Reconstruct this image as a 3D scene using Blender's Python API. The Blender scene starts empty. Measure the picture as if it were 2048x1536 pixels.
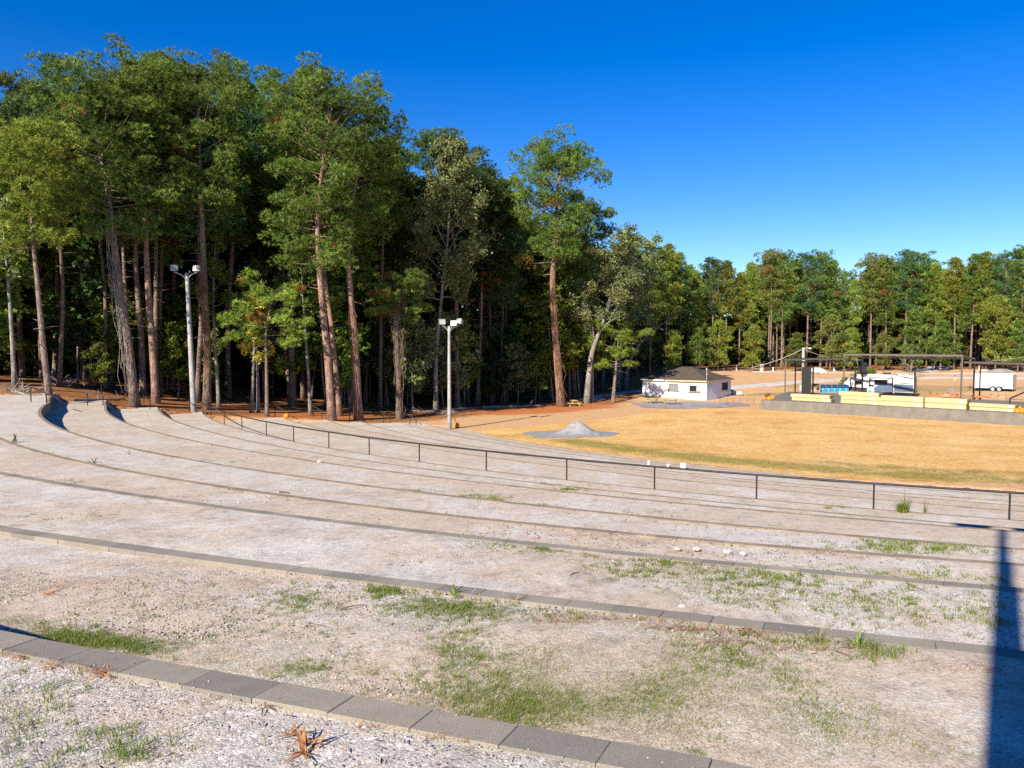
import bpy, math, random
import numpy as np
from mathutils import Vector, Matrix

R = math.radians
sc = bpy.context.scene
COL = sc.collection
EYE = 1.62
FPX, HY = 1537.0, 693.0
PITCH = math.atan((768 - HY) / FPX)
SUN_EL, SUN_AZ = R(31.0), R(32.4)          # the light travels towards azimuth SUN_AZ (from +Y towards +X)
CEN = np.array([58.3, 122.0])              # centre of the terraces' arcs

# ------------------------------------------------------------------ view helpers (survey of the place)
def ray(px, py):
    u = (px - 1024) / FPX
    v = (768 - py) / FPX
    return np.array([u, math.cos(PITCH) + v * math.sin(PITCH), -math.sin(PITCH) + v * math.cos(PITCH)])

def at(px, py, D):
    r = ray(px, py)
    t = D / r[1]
    return np.array([r[0] * t, D, EYE + r[2] * t])

def on(px, py, h):
    r = ray(px, py)
    t = -h / r[2]
    return np.array([r[0] * t, r[1] * t, EYE - h])

def pix(x, y, z):
    zz = z - EYE
    d = y * math.cos(PITCH) - zz * math.sin(PITCH)
    w = y * math.sin(PITCH) + zz * math.cos(PITCH)
    return 1024 + FPX * x / d, 768 - FPX * w / d

# ------------------------------------------------------------------ objects
def tag(o, label=None, cat=None, group=None, kind=None):
    if label: o['label'] = label
    if cat: o['category'] = cat
    if group: o['group'] = group
    if kind: o['kind'] = kind
    return o

def thing(name, label, cat, loc=(0, 0, 0), rz=0.0, group=None):
    o = bpy.data.objects.new(name, None)
    COL.objects.link(o)
    o.empty_display_size = 0.3
    o.location = loc
    o.rotation_euler = (0, 0, rz)
    return tag(o, label, cat, group)

class MB:
    """collects shapes for ONE mesh"""
    def __init__(s):
        s.v, s.f, s.c = [], [], None
    def add(s, verts, faces):
        n = len(s.v)
        s.v.extend([tuple(map(float, p)) for p in verts])
        s.f.extend([tuple(i + n for i in q) for q in faces])
        return s
    def box(s, c, d, rz=0.0, M=None):
        hx, hy, hz = d[0] / 2, d[1] / 2, d[2] / 2
        vs = [(x, y, z) for z in (-hz, hz) for y in (-hy, hy) for x in (-hx, hx)]
        ca, sa = math.cos(rz), math.sin(rz)
        out = []
        for x, y, z in vs:
            if M is not None:
                p = M @ Vector((x, y, z)); out.append((p.x + c[0], p.y + c[1], p.z + c[2]))
            else:
                out.append((c[0] + x * ca - y * sa, c[1] + x * sa + y * ca, c[2] + z))
        return s.add(out, [(0, 2, 3, 1), (4, 5, 7, 6), (0, 1, 5, 4), (1, 3, 7, 5), (3, 2, 6, 7), (2, 0, 4, 6)])
    def bar(s, a, b, w, h=None):
        """square bar from a to b"""
        a, b = Vector(a), Vector(b)
        d = (b - a); L = d.length
        q = d.to_track_quat('Z', 'Y').to_matrix()
        return s.box((a + b) / 2, (w, h or w, L), M=q)
    def tube(s, pts, rad, n=8, caps=True):
        v, f = tube_np(np.array(pts, float), rad, n, caps)
        return s.add(v, f)
    def prism(s, poly, z0, z1):
        n = len(poly)
        vs = [(x, y, z0) for x, y in poly] + [(x, y, z1) for x, y in poly]
        fs = [tuple(range(n - 1, -1, -1)), tuple(range(n, 2 * n))]
        for i in range(n):
            j = (i + 1) % n
            fs.append((i, j, n + j, n + i))
        return s.add(vs, fs)
    def lathe(s, prof, n=16, c=(0, 0, 0), rib=0.0, ribs=8, axis='z'):
        m = len(prof); vs = []
        for r, z in prof:
            for i in range(n):
                a = 2 * math.pi * i / n
                rr = r * (1 - rib * (0.5 - 0.5 * math.cos(a * ribs)))
                p = (rr * math.cos(a), rr * math.sin(a), z)
                if axis == 'y': p = (p[0], p[2], p[1])
                vs.append((c[0] + p[0], c[1] + p[1], c[2] + p[2]))
        fs = []
        for k in range(m - 1):
            for i in range(n):
                j = (i + 1) % n
                fs.append((k * n + i, k * n + j, (k + 1) * n + j, (k + 1) * n + i))
        fs.append(tuple(range(n - 1, -1, -1)))
        fs.append(tuple(range((m - 1) * n, m * n)))
        return s.add(vs, fs)
    def build(s, name, mat, parent=None, smooth=False, bevel=0.0):
        me = bpy.data.meshes.new(name)
        me.from_pydata(s.v, [], s.f)
        return finish(me, name, mat, parent, smooth, bevel)

def finish(me, name, mat, parent=None, smooth=False, bevel=0.0):
    if mat is not None: me.materials.append(mat)
    if smooth: me.polygons.foreach_set('use_smooth', [True] * len(me.polygons))
    me.update()
    o = bpy.data.objects.new(name, me)
    COL.objects.link(o)
    if parent is not None: o.parent = parent
    if bevel:
        b = o.modifiers.new('bevel', 'BEVEL'); b.width = bevel; b.segments = 2; b.limit_method = 'ANGLE'
    return o

def np_mesh(name, V, F, mat, parent=None, col=None, smooth=False):
    """V (n,3); F (m,k) constant face size"""
    me = bpy.data.meshes.new(name)
    V = np.asarray(V, np.float32); F = np.asarray(F, np.int32)
    m, k = F.shape
    me.vertices.add(len(V)); me.vertices.foreach_set('co', V.ravel())
    me.loops.add(m * k); me.loops.foreach_set('vertex_index', F.ravel())
    me.polygons.add(m)
    me.polygons.foreach_set('loop_start', np.arange(0, m * k, k, dtype=np.int32))
    me.polygons.foreach_set('loop_total', np.full(m, k, np.int32))
    me.update(calc_edges=True)
    me.validate()
    if col is not None:
        a = me.attributes.new('col', 'FLOAT_COLOR', 'POINT')
        c = np.ones((len(V), 4), np.float32); c[:, :3] = col
        a.data.foreach_set('color', c.ravel())
    return finish(me, name, mat, parent, smooth)

def copy_tree(o, parent=None):
    c = o.copy(); COL.objects.link(c); c.parent = parent
    for ch in list(o.children):
        copy_tree(ch, c)
    return c

def tube_np(P, rad, n=8, caps=True):
    P = np.asarray(P, float); N = len(P)
    rad = np.broadcast_to(np.asarray(rad, float), (N,))
    T = np.gradient(P, axis=0)
    T /= np.linalg.norm(T, axis=1)[:, None] + 1e-9
    ref = np.array([0, 0, 1.0]) if abs(T[0][2]) < 0.9 else np.array([1.0, 0, 0])
    U = np.cross(T, ref); U /= np.linalg.norm(U, axis=1)[:, None] + 1e-9
    W = np.cross(T, U)
    a = np.arange(n) * 2 * np.pi / n
    V = P[:, None] + rad[:, None, None] * (np.cos(a)[None, :, None] * U[:, None] + np.sin(a)[None, :, None] * W[:, None])
    V = V.reshape(-1, 3)
    F = []
    for k in range(N - 1):
        for i in range(n):
            j = (i + 1) % n
            F.append((k * n + i, k * n + j, (k + 1) * n + j, (k + 1) * n + i))
    if caps:
        F.append(tuple(range(n - 1, -1, -1))); F.append(tuple(range((N - 1) * n, N * n)))
    return V, F

# ------------------------------------------------------------------ materials
class NT:
    def __init__(s, name):
        s.m = bpy.data.materials.new(name); s.m.use_nodes = True
        s.t = s.m.node_tree; s.t.nodes.clear()
        s.out = s.n('ShaderNodeOutputMaterial')
    def n(s, typ, **kw):
        nd = s.t.nodes.new(typ)
        for k, v in kw.items(): setattr(nd, k, v)
        return nd
    def l(s, a, b): s.t.links.new(a, b); return s
    def pos(s):
        return s.n('ShaderNodeTexCoord').outputs['Object']
    def geo(s):
        return s.n('ShaderNodeNewGeometry').outputs['Position']
    def scale(s, vec, sx, sy, sz):
        m = s.n('ShaderNodeMapping'); m.inputs['Scale'].default_value = (sx, sy, sz); s.l(vec, m.inputs[0]); return m.outputs[0]
    def noise(s, vec, scale, detail=4, rough=0.55, dist=0.0):
        x = s.n('ShaderNodeTexNoise'); x.inputs['Scale'].default_value = scale; x.inputs['Detail'].default_value = detail
        x.inputs['Roughness'].default_value = rough; x.inputs['Distortion'].default_value = dist
        if vec is not None: s.l(vec, x.inputs['Vector'])
        return x.outputs['Fac']
    def vor(s, vec, scale, feature='F1'):
        x = s.n('ShaderNodeTexVoronoi', feature=feature); x.inputs['Scale'].default_value = scale
        if vec is not None: s.l(vec, x.inputs['Vector'])
        return x
    def ramp(s, fac, stops):
        r = s.n('ShaderNodeValToRGB'); e = r.color_ramp.elements
        while len(e) < len(stops): e.new(0.5)
        for i, (p, c) in enumerate(stops):
            e[i].position = p; e[i].color = (c, c, c, 1) if isinstance(c, (int, float)) else (*c, 1)
        s.l(fac, r.inputs[0]); return r.outputs[0]
    def mix(s, fac, a, b, mode='MIX'):
        x = s.n('ShaderNodeMix', data_type='RGBA', blend_type=mode)
        for sock, v in ((x.inputs['Factor'], fac), (x.inputs['A'], a), (x.inputs['B'], b)):
            if hasattr(v, 'is_linked') or hasattr(v, 'links'): s.l(v, sock)
            elif isinstance(v, (int, float)): sock.default_value = v if sock.type == 'VALUE' else (v, v, v, 1)
            else: sock.default_value = (*v, 1)
        return x.outputs['Result']
    def math(s, op, a, b=0.5):
        x = s.n('ShaderNodeMath', operation=op)
        for i, v in enumerate((a, b)):
            if isinstance(v, (int, float)): x.inputs[i].default_value = v
            else: s.l(v, x.inputs[i])
        return x.outputs[0]
    def bump(s, h, strength=0.5, dist=0.01, prev=None):
        b = s.n('ShaderNodeBump'); b.inputs['Strength'].default_value = strength; b.inputs['Distance'].default_value = dist
        s.l(h, b.inputs['Height'])
        if prev is not None: s.l(prev, b.inputs['Normal'])
        return b.outputs[0]
    def bsdf(s, color, rough=0.9, normal=None, metal=0.0, spec=0.2):
        p = s.n('ShaderNodeBsdfPrincipled')
        if isinstance(color, tuple): p.inputs['Base Color'].default_value = (*color, 1)
        else: s.l(color, p.inputs['Base Color'])
        if isinstance(rough, (int, float)): p.inputs['Roughness'].default_value = rough
        else: s.l(rough, p.inputs['Roughness'])
        p.inputs['Metallic'].default_value = metal
        p.inputs['Specular IOR Level'].default_value = spec
        if normal is not None: s.l(normal, p.inputs['Normal'])
        s.l(p.outputs[0], s.out.inputs['Surface'])
        return s.m

def plain(name, color, rough=0.6, metal=0.0, var=0.12, scale=6.0, spec=0.3, bump=0.0):
    t = NT(name); v = t.pos()
    n1 = t.noise(v, scale, 5)
    c = t.mix(t.ramp(n1, [(0.3, 0.0), (0.7, 1.0)]), tuple(max(0, x * (1 - var)) for x in color), tuple(min(1, x * (1 + var)) for x in color))
    nm = t.bump(t.noise(v, scale * 8, 3), bump, 0.01) if bump else None
    return t.bsdf(c, rough, nm, metal, spec)

def gravel(name, tan=0.5, zone_scale=0.35, seed=0.0, bright=1.0):
    """crushed pale stone over tan dirt; TAN sets how much of the dirt shows"""
    t = NT(name); v = t.geo()
    m = t.n('ShaderNodeMapping'); m.inputs['Location'].default_value = (seed * 13.7, seed * 7.3, 0); t.l(v, m.inputs[0]); w = m.outputs[0]
    fl = t.scale(w, 1, 1, 0.3)
    v1 = t.vor(fl, 105); v2 = t.vor(fl, 40)
    sep = t.n('ShaderNodeSeparateColor'); t.l(v1.outputs['Color'], sep.inputs[0])
    sep2 = t.n('ShaderNodeSeparateColor'); t.l(v2.outputs['Color'], sep2.inputs[0])
    g = (0.555 * bright, 0.512 * bright, 0.445 * bright)
    stone = t.ramp(sep.outputs[0], [(0.0, tuple(x * .62 for x in g)), (0.35, tuple(x * .88 for x in g)), (0.75, g), (1.0, tuple(min(.75, x * 1.25) for x in g))])
    stone = t.mix(t.math('GREATER_THAN', sep2.outputs[1], 0.90), stone, (0.62, 0.57, 0.53))
    dirt = t.ramp(t.noise(w, 40, 6, 0.7), [(0.3, (0.25, 0.17, 0.105)), (0.5, (0.46, 0.34, 0.23)), (0.7, (0.58, 0.455, 0.33))])
    red = t.ramp(t.noise(w, 30, 5, 0.7), [(0.3, (0.20, 0.10, 0.055)), (0.7, (0.46, 0.27, 0.17))])
    z1 = t.noise(w, zone_scale, 6, 0.62); z2 = t.noise(w, zone_scale * 5.3, 5, 0.6)
    zone = t.math('ADD', t.math('MULTIPLY', z1, 0.65), t.math('MULTIPLY', z2, 0.35))
    e = 0.5 + (0.5 - tan) * 0.30
    fd = t.ramp(zone, [(max(0, e - 0.05), 0.0), (e + 0.07, 0.85)])
    fine = t.ramp(t.noise(w, 22, 4, 0.7), [(0.35, 0.0), (0.65, 1.0)])
    fd2 = t.mix(0.55, fd, t.mix(1.0, fd, fine, 'MULTIPLY'))
    c = t.mix(fd2, stone, dirt)
    rz = t.ramp(t.noise(w, zone_scale * 2.1, 7, 0.7, 0.6), [(0.57, 0.0), (0.66, 0.7)])
    c = t.mix(t.mix(1.0, rz, fine, 'MULTIPLY'), c, red)
    # scattered dark bits, needles and leaf crumbs, a mid-scale mottling
    mot = t.ramp(t.noise(w, 7, 8, 0.8), [(0.30, 0.55), (0.48, 0.98), (0.72, 1.16)])
    c = t.mix(1.0, c, mot, 'MULTIPLY')
    mot2 = t.ramp(t.noise(w, 1.9, 7, 0.8), [(0.30, 0.66), (0.48, 1.0), (0.70, 1.10)])
    c = t.mix(1.0, c, mot2, 'MULTIPLY')
    litter = t.ramp(t.noise(t.scale(w, 9, 17, 1), 2.0, 5, 0.75, 1.2), [(0.62, 0.0), (0.68, 0.8)])
    c = t.mix(litter, c, (0.16, 0.115, 0.075))
    h = t.math('SUBTRACT', 1.0, v1.outputs['Distance'])
    nb = t.bump(h, 0.5, 0.006)
    nb = t.bump(t.math('SUBTRACT', 1.0, v2.outputs['Distance']), 0.22, 0.012, nb)
    nb = t.bump(t.noise(w, 5, 4, 0.6), 0.10, 0.06, nb)
    return t.bsdf(c, 0.95, nb, 0, 0.12)

def soil(name, stops, scale=1.2, stretch=(1, 1, 1), bump=0.5, fine=18.0, mottle=0.5):
    t = NT(name); v = t.scale(t.geo(), *stretch)
    a = t.noise(v, scale, 8, 0.65, 0.3)
    c = t.ramp(a, stops)
    f = t.ramp(t.noise(v, fine, 6, 0.75), [(0.3, 1 - mottle), (0.5, 1.0), (0.72, 1 + mottle * 0.6)])
    c = t.mix(1.0, c, f, 'MULTIPLY')
    nb = t.bump(t.noise(v, fine * 0.6, 6, 0.75), bump, 0.08)
    return t.bsdf(c, 0.95, nb, 0, 0.1)

def foliage_mat(name, transl=0.28, val=1.0):
    t = NT(name)
    a = t.n('ShaderNodeAttribute'); a.attribute_name = 'col'
    oi = t.n('ShaderNodeObjectInfo')
    hs = t.n('ShaderNodeHueSaturation')
    t.l(a.outputs['Color'], hs.inputs['Color'])
    t.l(t.math('ADD', t.math('MULTIPLY', oi.outputs['Random'], 0.4), 0.8 * val), hs.inputs['Value'])
    t.l(t.math('ADD', t.math('MULTIPLY', oi.outputs['Random'], 0.04), 0.48), hs.inputs['Hue'])
    d = t.n('ShaderNodeBsdfDiffuse'); t.l(hs.outputs[0], d.inputs['Color'])
    tr = t.n('ShaderNodeBsdfTranslucent'); t.l(hs.outputs[0], tr.inputs['Color'])
    mx = t.n('ShaderNodeMixShader'); mx.inputs[0].default_value = transl
    t.l(d.outputs[0], mx.inputs[1]); t.l(tr.outputs[0], mx.inputs[2])
    t.l(mx.outputs[0], t.out.inputs['Surface'])
    return t.m

def bark_mat(name, c0, c1, c2, sc_=3.0):
    """furrowed plates: long dark cracks between pale scales"""
    t = NT(name); v = t.scale(t.pos(), 1, 1, 0.30)
    n1 = t.noise(v, sc_ * 2.2, 7, 0.75, 0.5)
    vo = t.vor(t.scale(t.pos(), 1, 1, 0.35), sc_ * 2.6, 'DISTANCE_TO_EDGE')
    crack = t.ramp(vo.outputs['Distance'], [(0.0, 0.35), (0.14, 1.0)])
    c = t.ramp(n1, [(0.32, c0), (0.5, c1), (0.66, c2)])
    c = t.mix(0.8, c, crack, 'MULTIPLY')
    big = t.ramp(t.noise(t.pos(), 0.5, 6, 0.7), [(0.3, 0.55), (0.5, 1.0), (0.7, 1.3)])
    c = t.mix(1.0, c, big, 'MULTIPLY')
    return t.bsdf(c, 0.95, t.bump(n1, 0.9, 0.08), 0, 0.1)

def concrete(name, col=(0.20, 0.19, 0.175), joints=False, spk=130.0):
    t = NT(name); v = t.geo()
    a = t.noise(v, 1.1, 7, 0.65); b = t.noise(v, spk, 3, 0.7)
    c = t.mix(t.ramp(a, [(0.3, 0.0), (0.7, 1.0)]), tuple(x * .80 for x in col), tuple(x * 1.18 for x in col))
    c = t.mix(1.0, c, t.ramp(b, [(0.28, 0.60), (0.5, 1.0), (0.74, 1.30)]), 'MULTIPLY')
    isl = t.n('ShaderNodeNewGeometry').outputs['Random Per Island']
    c = t.mix(1.0, c, t.ramp(isl, [(0.0, (0.80, 0.80, 0.81)), (0.5, (1.0, 0.98, 0.96)), (1.0, (1.16, 1.12, 1.05))]), 'MULTIPLY')
    st = t.ramp(t.noise(t.scale(v, 1.2, 1.2, 0.8), 0.9, 7, 0.75), [(0.45, 1.0), (0.7, 0.80)])
    c = t.mix(1.0, c, st, 'MULTIPLY')
    return t.bsdf(c, 0.9, t.bump(b, 0.25, 0.004), 0, 0.2)

M = {}
def make_materials():
    M['grav'] = [gravel('gravel_%d' % i, tn, 0.35, i * 1.0, br) for i, (tn, br) in enumerate([
        (0.40, 0.88), (0.68, 0.98), (0.40, .98), (0.70, .98), (0.48, .98), (0.60, .98), (0.55, .98), (0.60, .98), (0.62, .98), (0.95, .95), (0.55, .98), (0.60, .98), (0.7, .97), (0.85, .95), (0.8, .95)])]
    M['block'] = concrete('concrete_block', (0.245, 0.222, 0.185))
    M['block_dirty'] = concrete('dirt_stained_block', (0.25, 0.205, 0.155))
    M['cast'] = concrete('cast_concrete', (0.20, 0.185, 0.16), spk=60)
    M['slab'] = concrete('pale_slab', (0.50, 0.47, 0.43), spk=50)
    M['straw'] = soil('straw', [(0.28, (0.34, 0.125, 0.02)), (0.45, (0.58, 0.27, 0.05)), (0.62, (0.68, 0.36, 0.085)), (0.8, (0.74, 0.44, 0.13))], 0.5, bump=0.9, fine=7.0, mottle=0.55)
    M['floor'] = None
    M['road'] = soil('pale_gravel_road', [(0.3, (0.42, 0.37, 0.32)), (0.7, (0.62, 0.57, 0.52))], 0.8, fine=9, mottle=0.25)
    M['lot'] = soil('grey_gravel', [(0.3, (0.22, 0.20, 0.20)), (0.7, (0.37, 0.34, 0.33))], 0.7, fine=8, mottle=0.4)
    M['pile'] = soil('crushed_stone', [(0.3, (0.20, 0.195, 0.195)), (0.7, (0.36, 0.35, 0.345))], 2.0, fine=14, mottle=0.5, bump=0.8)
    M['bark'] = bark_mat('pine_bark', (0.08, 0.052, 0.040), (0.23, 0.165, 0.128), (0.40, 0.31, 0.255))
    M['bark_red'] = bark_mat('red_pine_bark', (0.11, 0.058, 0.040), (0.30, 0.185, 0.135), (0.46, 0.33, 0.26))
    M['bark_grey'] = bark_mat('grey_bark', (0.11, 0.095, 0.08), (0.27, 0.24, 0.205), (0.45, 0.415, 0.365))
    M['vine'] = bark_mat('dry_vine', (0.10, 0.05, 0.03), (0.30, 0.15, 0.08), (0.42, 0.24, 0.14), 6)
    M['needles'] = foliage_mat('pine_needles', 0.30)
    M['leaves'] = foliage_mat('broad_leaves', 0.32)
    M['grass'] = foliage_mat('grass_blades', 0.35)
    M['steel'] = plain('dark_steel', (0.035, 0.03, 0.032), 0.5, 0.3, 0.25)
    M['steel_brown'] = plain('primed_steel', (0.17, 0.135, 0.11), 0.6, 0.2, 0.2)
    M['roofmetal'] = plain('dark_roof_sheet', (0.03, 0.027, 0.027), 0.6, 0.2)
    M['polewood'] = bark_mat('weathered_pole', (0.26, 0.25, 0.24), (0.42, 0.40, 0.385), (0.55, 0.53, 0.51), 5)
    M['lampgrey'] = plain('lamp_housing', (0.40, 0.395, 0.37), 0.5, 0.1)
    M['glass'] = plain('lamp_glass', (0.33, 0.32, 0.31), 0.45, 0.0, 0.1, spec=0.3)
    M['white'] = plain('white_paint', (0.80, 0.80, 0.79), 0.55, 0, 0.04, 1.2)
    M['whitewall'] = plain('white_wall', (0.78, 0.775, 0.76), 0.75, 0, 0.05, 0.9, bump=0.1)
    M['siding'] = plain('white_siding', (0.72, 0.73, 0.75), 0.5, 0, 0.04, 1.0)
    M['shingle'] = soil('roof_shingles', [(0.3, (0.060, 0.046, 0.036)), (0.7, (0.125, 0.098, 0.078))], 2.5, fine=9, mottle=0.4)
    M['tanwood'] = plain('raw_fascia_board', (0.58, 0.43, 0.25), 0.8, 0, 0.15, 3)
    M['dark'] = plain('dark_opening', (0.012, 0.012, 0.014), 0.6)  # near-black: the shade of the unlit rooms is put into the colour
    M['rvglass'] = plain('tinted_glass', (0.012, 0.013, 0.015), 0.12, 0, 0.1, spec=0.5)
    M['screen'] = plain('grey_window_board', (0.20, 0.19, 0.185), 0.7)
    M['frame'] = plain('grey_window_frame', (0.16, 0.15, 0.15), 0.6)
    M['curtain'] = plain('pale_curtain', (0.45, 0.45, 0.44), 0.9, 0, 0.2, 10)
    M['lumber'] = wood_mat()
    M['lumend'] = plain('lumber_end_grain', (0.16, 0.14, 0.06), 0.9, 0, 0.7, 9)
    M['paper'] = plain('white_label', (0.8, 0.8, 0.78), 0.7)
    M['rvwhite'] = plain('caravan_white', (0.72, 0.71, 0.67), 0.35, 0, 0.03)
    M['rvblue'] = plain('caravan_blue', (0.075, 0.115, 0.19), 0.35, 0, 0.08)
    M['rvdark'] = plain('caravan_dark_trim', (0.03, 0.028, 0.035), 0.4)
    M['rvtan'] = plain('caravan_end_tan', (0.40, 0.33, 0.26), 0.5)
    M['tyre'] = plain('tyre_rubber', (0.02, 0.02, 0.02), 0.8)
    M['blue'] = plain('blue_drum', (0.03, 0.30, 0.58), 0.35, 0, 0.1)
    M['navy'] = plain('navy_drum_top', (0.01, 0.05, 0.13), 0.4, 0, 0.1)
    M['rust'] = plain('rusty_drum', (0.28, 0.055, 0.03), 0.6, 0, 0.25)
    M['black'] = plain('black_panel', (0.012, 0.012, 0.012), 0.55)
    M['pumpkin'] = plain('pumpkin_skin', (0.72, 0.22, 0.012), 0.45, 0, 0.12, 9)
    M['stalk'] = plain('dry_stalk', (0.12, 0.07, 0.035), 0.9, 0, 0.3, 20)
    M['yellow'] = plain('new_timber', (0.50, 0.39, 0.15), 0.8, 0, 0.15, 4)
    M['greywood'] = plain('grey_timber', (0.10, 0.10, 0.085), 0.9, 0, 0.2, 4)
    M['brick'] = plain('red_brick', (0.42, 0.15, 0.06), 0.9, 0, 0.3, 5)
    M['card'] = plain('cardboard', (0.42, 0.26, 0.14), 0.9, 0, 0.15, 5)
    M['rope'] = plain('steel_cable', (0.42, 0.40, 0.37), 0.6)
    M['deadleaf'] = plain('dead_leaf', (0.40, 0.19, 0.075), 0.9, 0, 0.5, 30)
    M['stick'] = plain('dry_stick', (0.15, 0.09, 0.06), 0.9, 0, 0.4, 30)
    M['rockw'] = plain('pale_rock', (0.52, 0.47, 0.42), 0.9, 0, 0.2, 12, bump=0.4)
    M['deadlog'] = bark_mat('dead_log', (0.16, 0.13, 0.11), (0.34, 0.29, 0.25), (0.50, 0.45, 0.40), 3)
    M['jug'] = plain('orange_plastic', (0.80, 0.13, 0.01), 0.4)
    M['tote'] = plain('milky_tote', (0.62, 0.70, 0.68), 0.4)
    M['pebble'] = foliage_mat('pebble_stone', 0.0)

def wood_mat():
    t = NT('treated_lumber'); v = t.pos()
    br = t.n('ShaderNodeTexBrick'); br.offset = 0.5
    sep = t.n('ShaderNodeSeparateXYZ'); t.l(v, sep.inputs[0])
    cx = t.n('ShaderNodeCombineXYZ'); t.l(sep.outputs[0], cx.inputs[0]); t.l(sep.outputs[2], cx.inputs[1])
    t.l(cx.outputs[0], br.inputs['Vector'])
    br.inputs['Scale'].default_value = 1.0; br.inputs['Brick Width'].default_value = 9.0; br.inputs['Row Height'].default_value = 0.14
    br.inputs['Mortar Size'].default_value = 0.006
    br.inputs['Color1'].default_value = (0.55, 0.45, 0.24, 1); br.inputs['Color2'].default_value = (0.47, 0.38, 0.20, 1); br.inputs['Mortar'].default_value = (0.30, 0.22, 0.08, 1)
    n = t.ramp(t.noise(t.scale(v, 0.6, 1, 9), 2.5, 6, 0.7), [(0.3, 0.78), (0.7, 1.15)])
    return t.bsdf(t.mix(1.0, br.outputs['Color'], n, 'MULTIPLY'), 0.8, None, 0, 0.15)

make_materials()

# ------------------------------------------------------------------ the terraces' survey
TR = {
1: [(0,1259),(97,1281),(206,1301),(319,1321),(512,1352),(723,1391),(879,1420),(1024,1446),(1240,1485),(1451,1520.6)],
2: [(0,1050),(200,1081),(400,1109),(612,1131),(799,1155),(1024,1183),(1324,1222.5),(1536,1246),(1836,1277),(2048,1296)],
3: [(0,940),(150,970),(262,987),(375,1005),(512,1020),(654,1036),(912,1064),(1174,1092.5),(1324,1107.5),(1536,1130),(1836,1159),(2048,1179)],
4: [(0,869.5),(62,897.5),(125,916),(200,931),(300,947.5),(400,964),(512,980),(812,1017.5),(1024,1037),(1324,1069),(1536,1089),(1836,1114),(2048,1127.5)],
5: [(95,805),(107.5,840),(125,855),(162.5,870),(212.5,884),(375,916),(512,943),(812,981),(1024,1005),(1324,1035),(1536,1053),(1836,1079),(2048,1095)],
6: [(207.5,812.5),(250,840),(300,857.5),(375,876),(512,904.5),(662,927.5),(812,947.5),(1024,974.5),(1324,1001),(1686,1032.5),(2048,1061)],
7: [(312.5,821),(332.5,830),(375,845),(512,884),(662,909),(812,932.5),(1024,962),(1324,992.5),(1686,1026),(2048,1055)],
8: [(405,827),(443.5,844.5),(491,860),(536,872),(594,882.5),(743,908.7),(974,940.6),(1306.5,980),(1536,1001),(1746,1016),(2015,1036)],
9: [(577,839),(649.5,860),(743,877.5),(843,894),(974,911),(1131,934),(1306,955),(1536,978),(1746,999),(2048,1021)],
10: [(662,842),(768,869.5),(844,883),(1131,920),(1306,942),(1536,969),(1746,987.5),(2048,1011)],
11: [(735,847),(768,857.5),(844,874),(899,885),(974,896),(1024,902.5),(1536,962.5),(1746,980),(2048,1005)],
14: [(924,857.5),(953,864),(1024,880),(1099,895),(1249,912.5),(1399,927.5),(1536,944),(1686,957.5),(1786,967),(2048,984)]}
HH = {1:1.62,2:2.22,3:2.85,4:3.6,5:4.45,6:5.3,7:6.15,8:6.8,9:7.7,10:8.15,11:8.55,12:8.85,13:9.05,14:9.25}
FIELD = EYE - 9.25
_fit = {}
for k, tr in TR.items():
    P = np.array([on(x, y, HH[k])[:2] for x, y in tr]) - CEN
    a = np.degrees(np.arctan2(P[:, 0], -P[:, 1])); r = np.linalg.norm(P, axis=1)
    _fit[k] = (np.polyfit(a, r, 2), a.min(), a.max())
def rad(k, a):
    a = np.asarray(a, float)
    if k == 0: return np.full_like(a, 139.0)
    if k == 12: return rad(11, a) * 0.52 + rad(14, a) * 0.48
    if k == 13: return rad(11, a) * 0.24 + rad(14, a) * 0.76
    p, lo, hi = _fit[k]
    return np.polyval(p, np.clip(a, lo, hi))
AEND = -63.6
def aend(k): return AEND
def pol(a, r):
    a = np.radians(a)
    return np.stack([CEN[0] + r * np.sin(a), CEN[1] - r * np.cos(a)], -1)
AMAX = 24.0

# ------------------------------------------------------------------ ground heights
_ctl = []
def ctl_px(px, py, D): _ctl.append(at(px, py, D))
def ctl(x, y, z): _ctl.append(np.array([x, y, z], float))
for k in range(4, 14):
    p = pol(AEND - 2.5, rad(k, AEND)); ctl(p[0], p[1], EYE - HH[k] - 0.08)
    if k % 2: q = pol(AEND - 6.0, rad(k, AEND)); ctl(q[0], q[1], EYE - HH[k] + 0.1)
for px, py, D in [(20,772,74),(95,800,70),(268,812,78),(312,806,82),(415,821,84),(505,825,87),(590,810,98),(664,839,87),(717,836,91),(797,833,96),
                  (899,857,85.2),(880,815,112),(1000,826,100),(1123,811,118),(1178,805,124),(960,800,135),(1250,771,160),(1285,793,132),(1413,797.7,129.2),(1452,790,139),
                  (1480,790,140),(1480,775,152),(1640,761,172),(1350,738,205),(1530,741,205),(1750,737,215),(2000,738,200),(1985,782,138),(1760,790,139),(1900,765,165),
                  (1250,832,101.5),(1100,842,95.5),(1400,812,118)]:
    ctl_px(px, py, D)
for x, y, z in [(36,112.4,FIELD),(48,136,FIELD+.6),(78,116,FIELD+.5),(100,100,FIELD+.3),(60,90,FIELD),(25,85,FIELD),(5,95,FIELD),(110,70,FIELD),(-70,60,-1.0),(-100,80,0.3),(-80,120,-2.5),(-40,140,-5.0),
                (0,180,-6.5),(40,260,-4.6),(130,250,-3.6),(-100,200,-3),(200,160,-4.5),(170,100,-6.2),(-60,250,-4),(-140,40,1.5)]:
    ctl(x, y, z)
_ctl = np.array(_ctl)
def _tps_U(r2): return np.where(r2 > 1e-9, r2 * np.log(r2 + 1e-12), 0.0)
_S = 100.0
_Cp = _ctl[:, :2] / _S
_n = len(_Cp)
_K = _tps_U(((_Cp[:, None] - _Cp[None]) ** 2).sum(-1)) + np.eye(_n) * 0.0015
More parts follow.
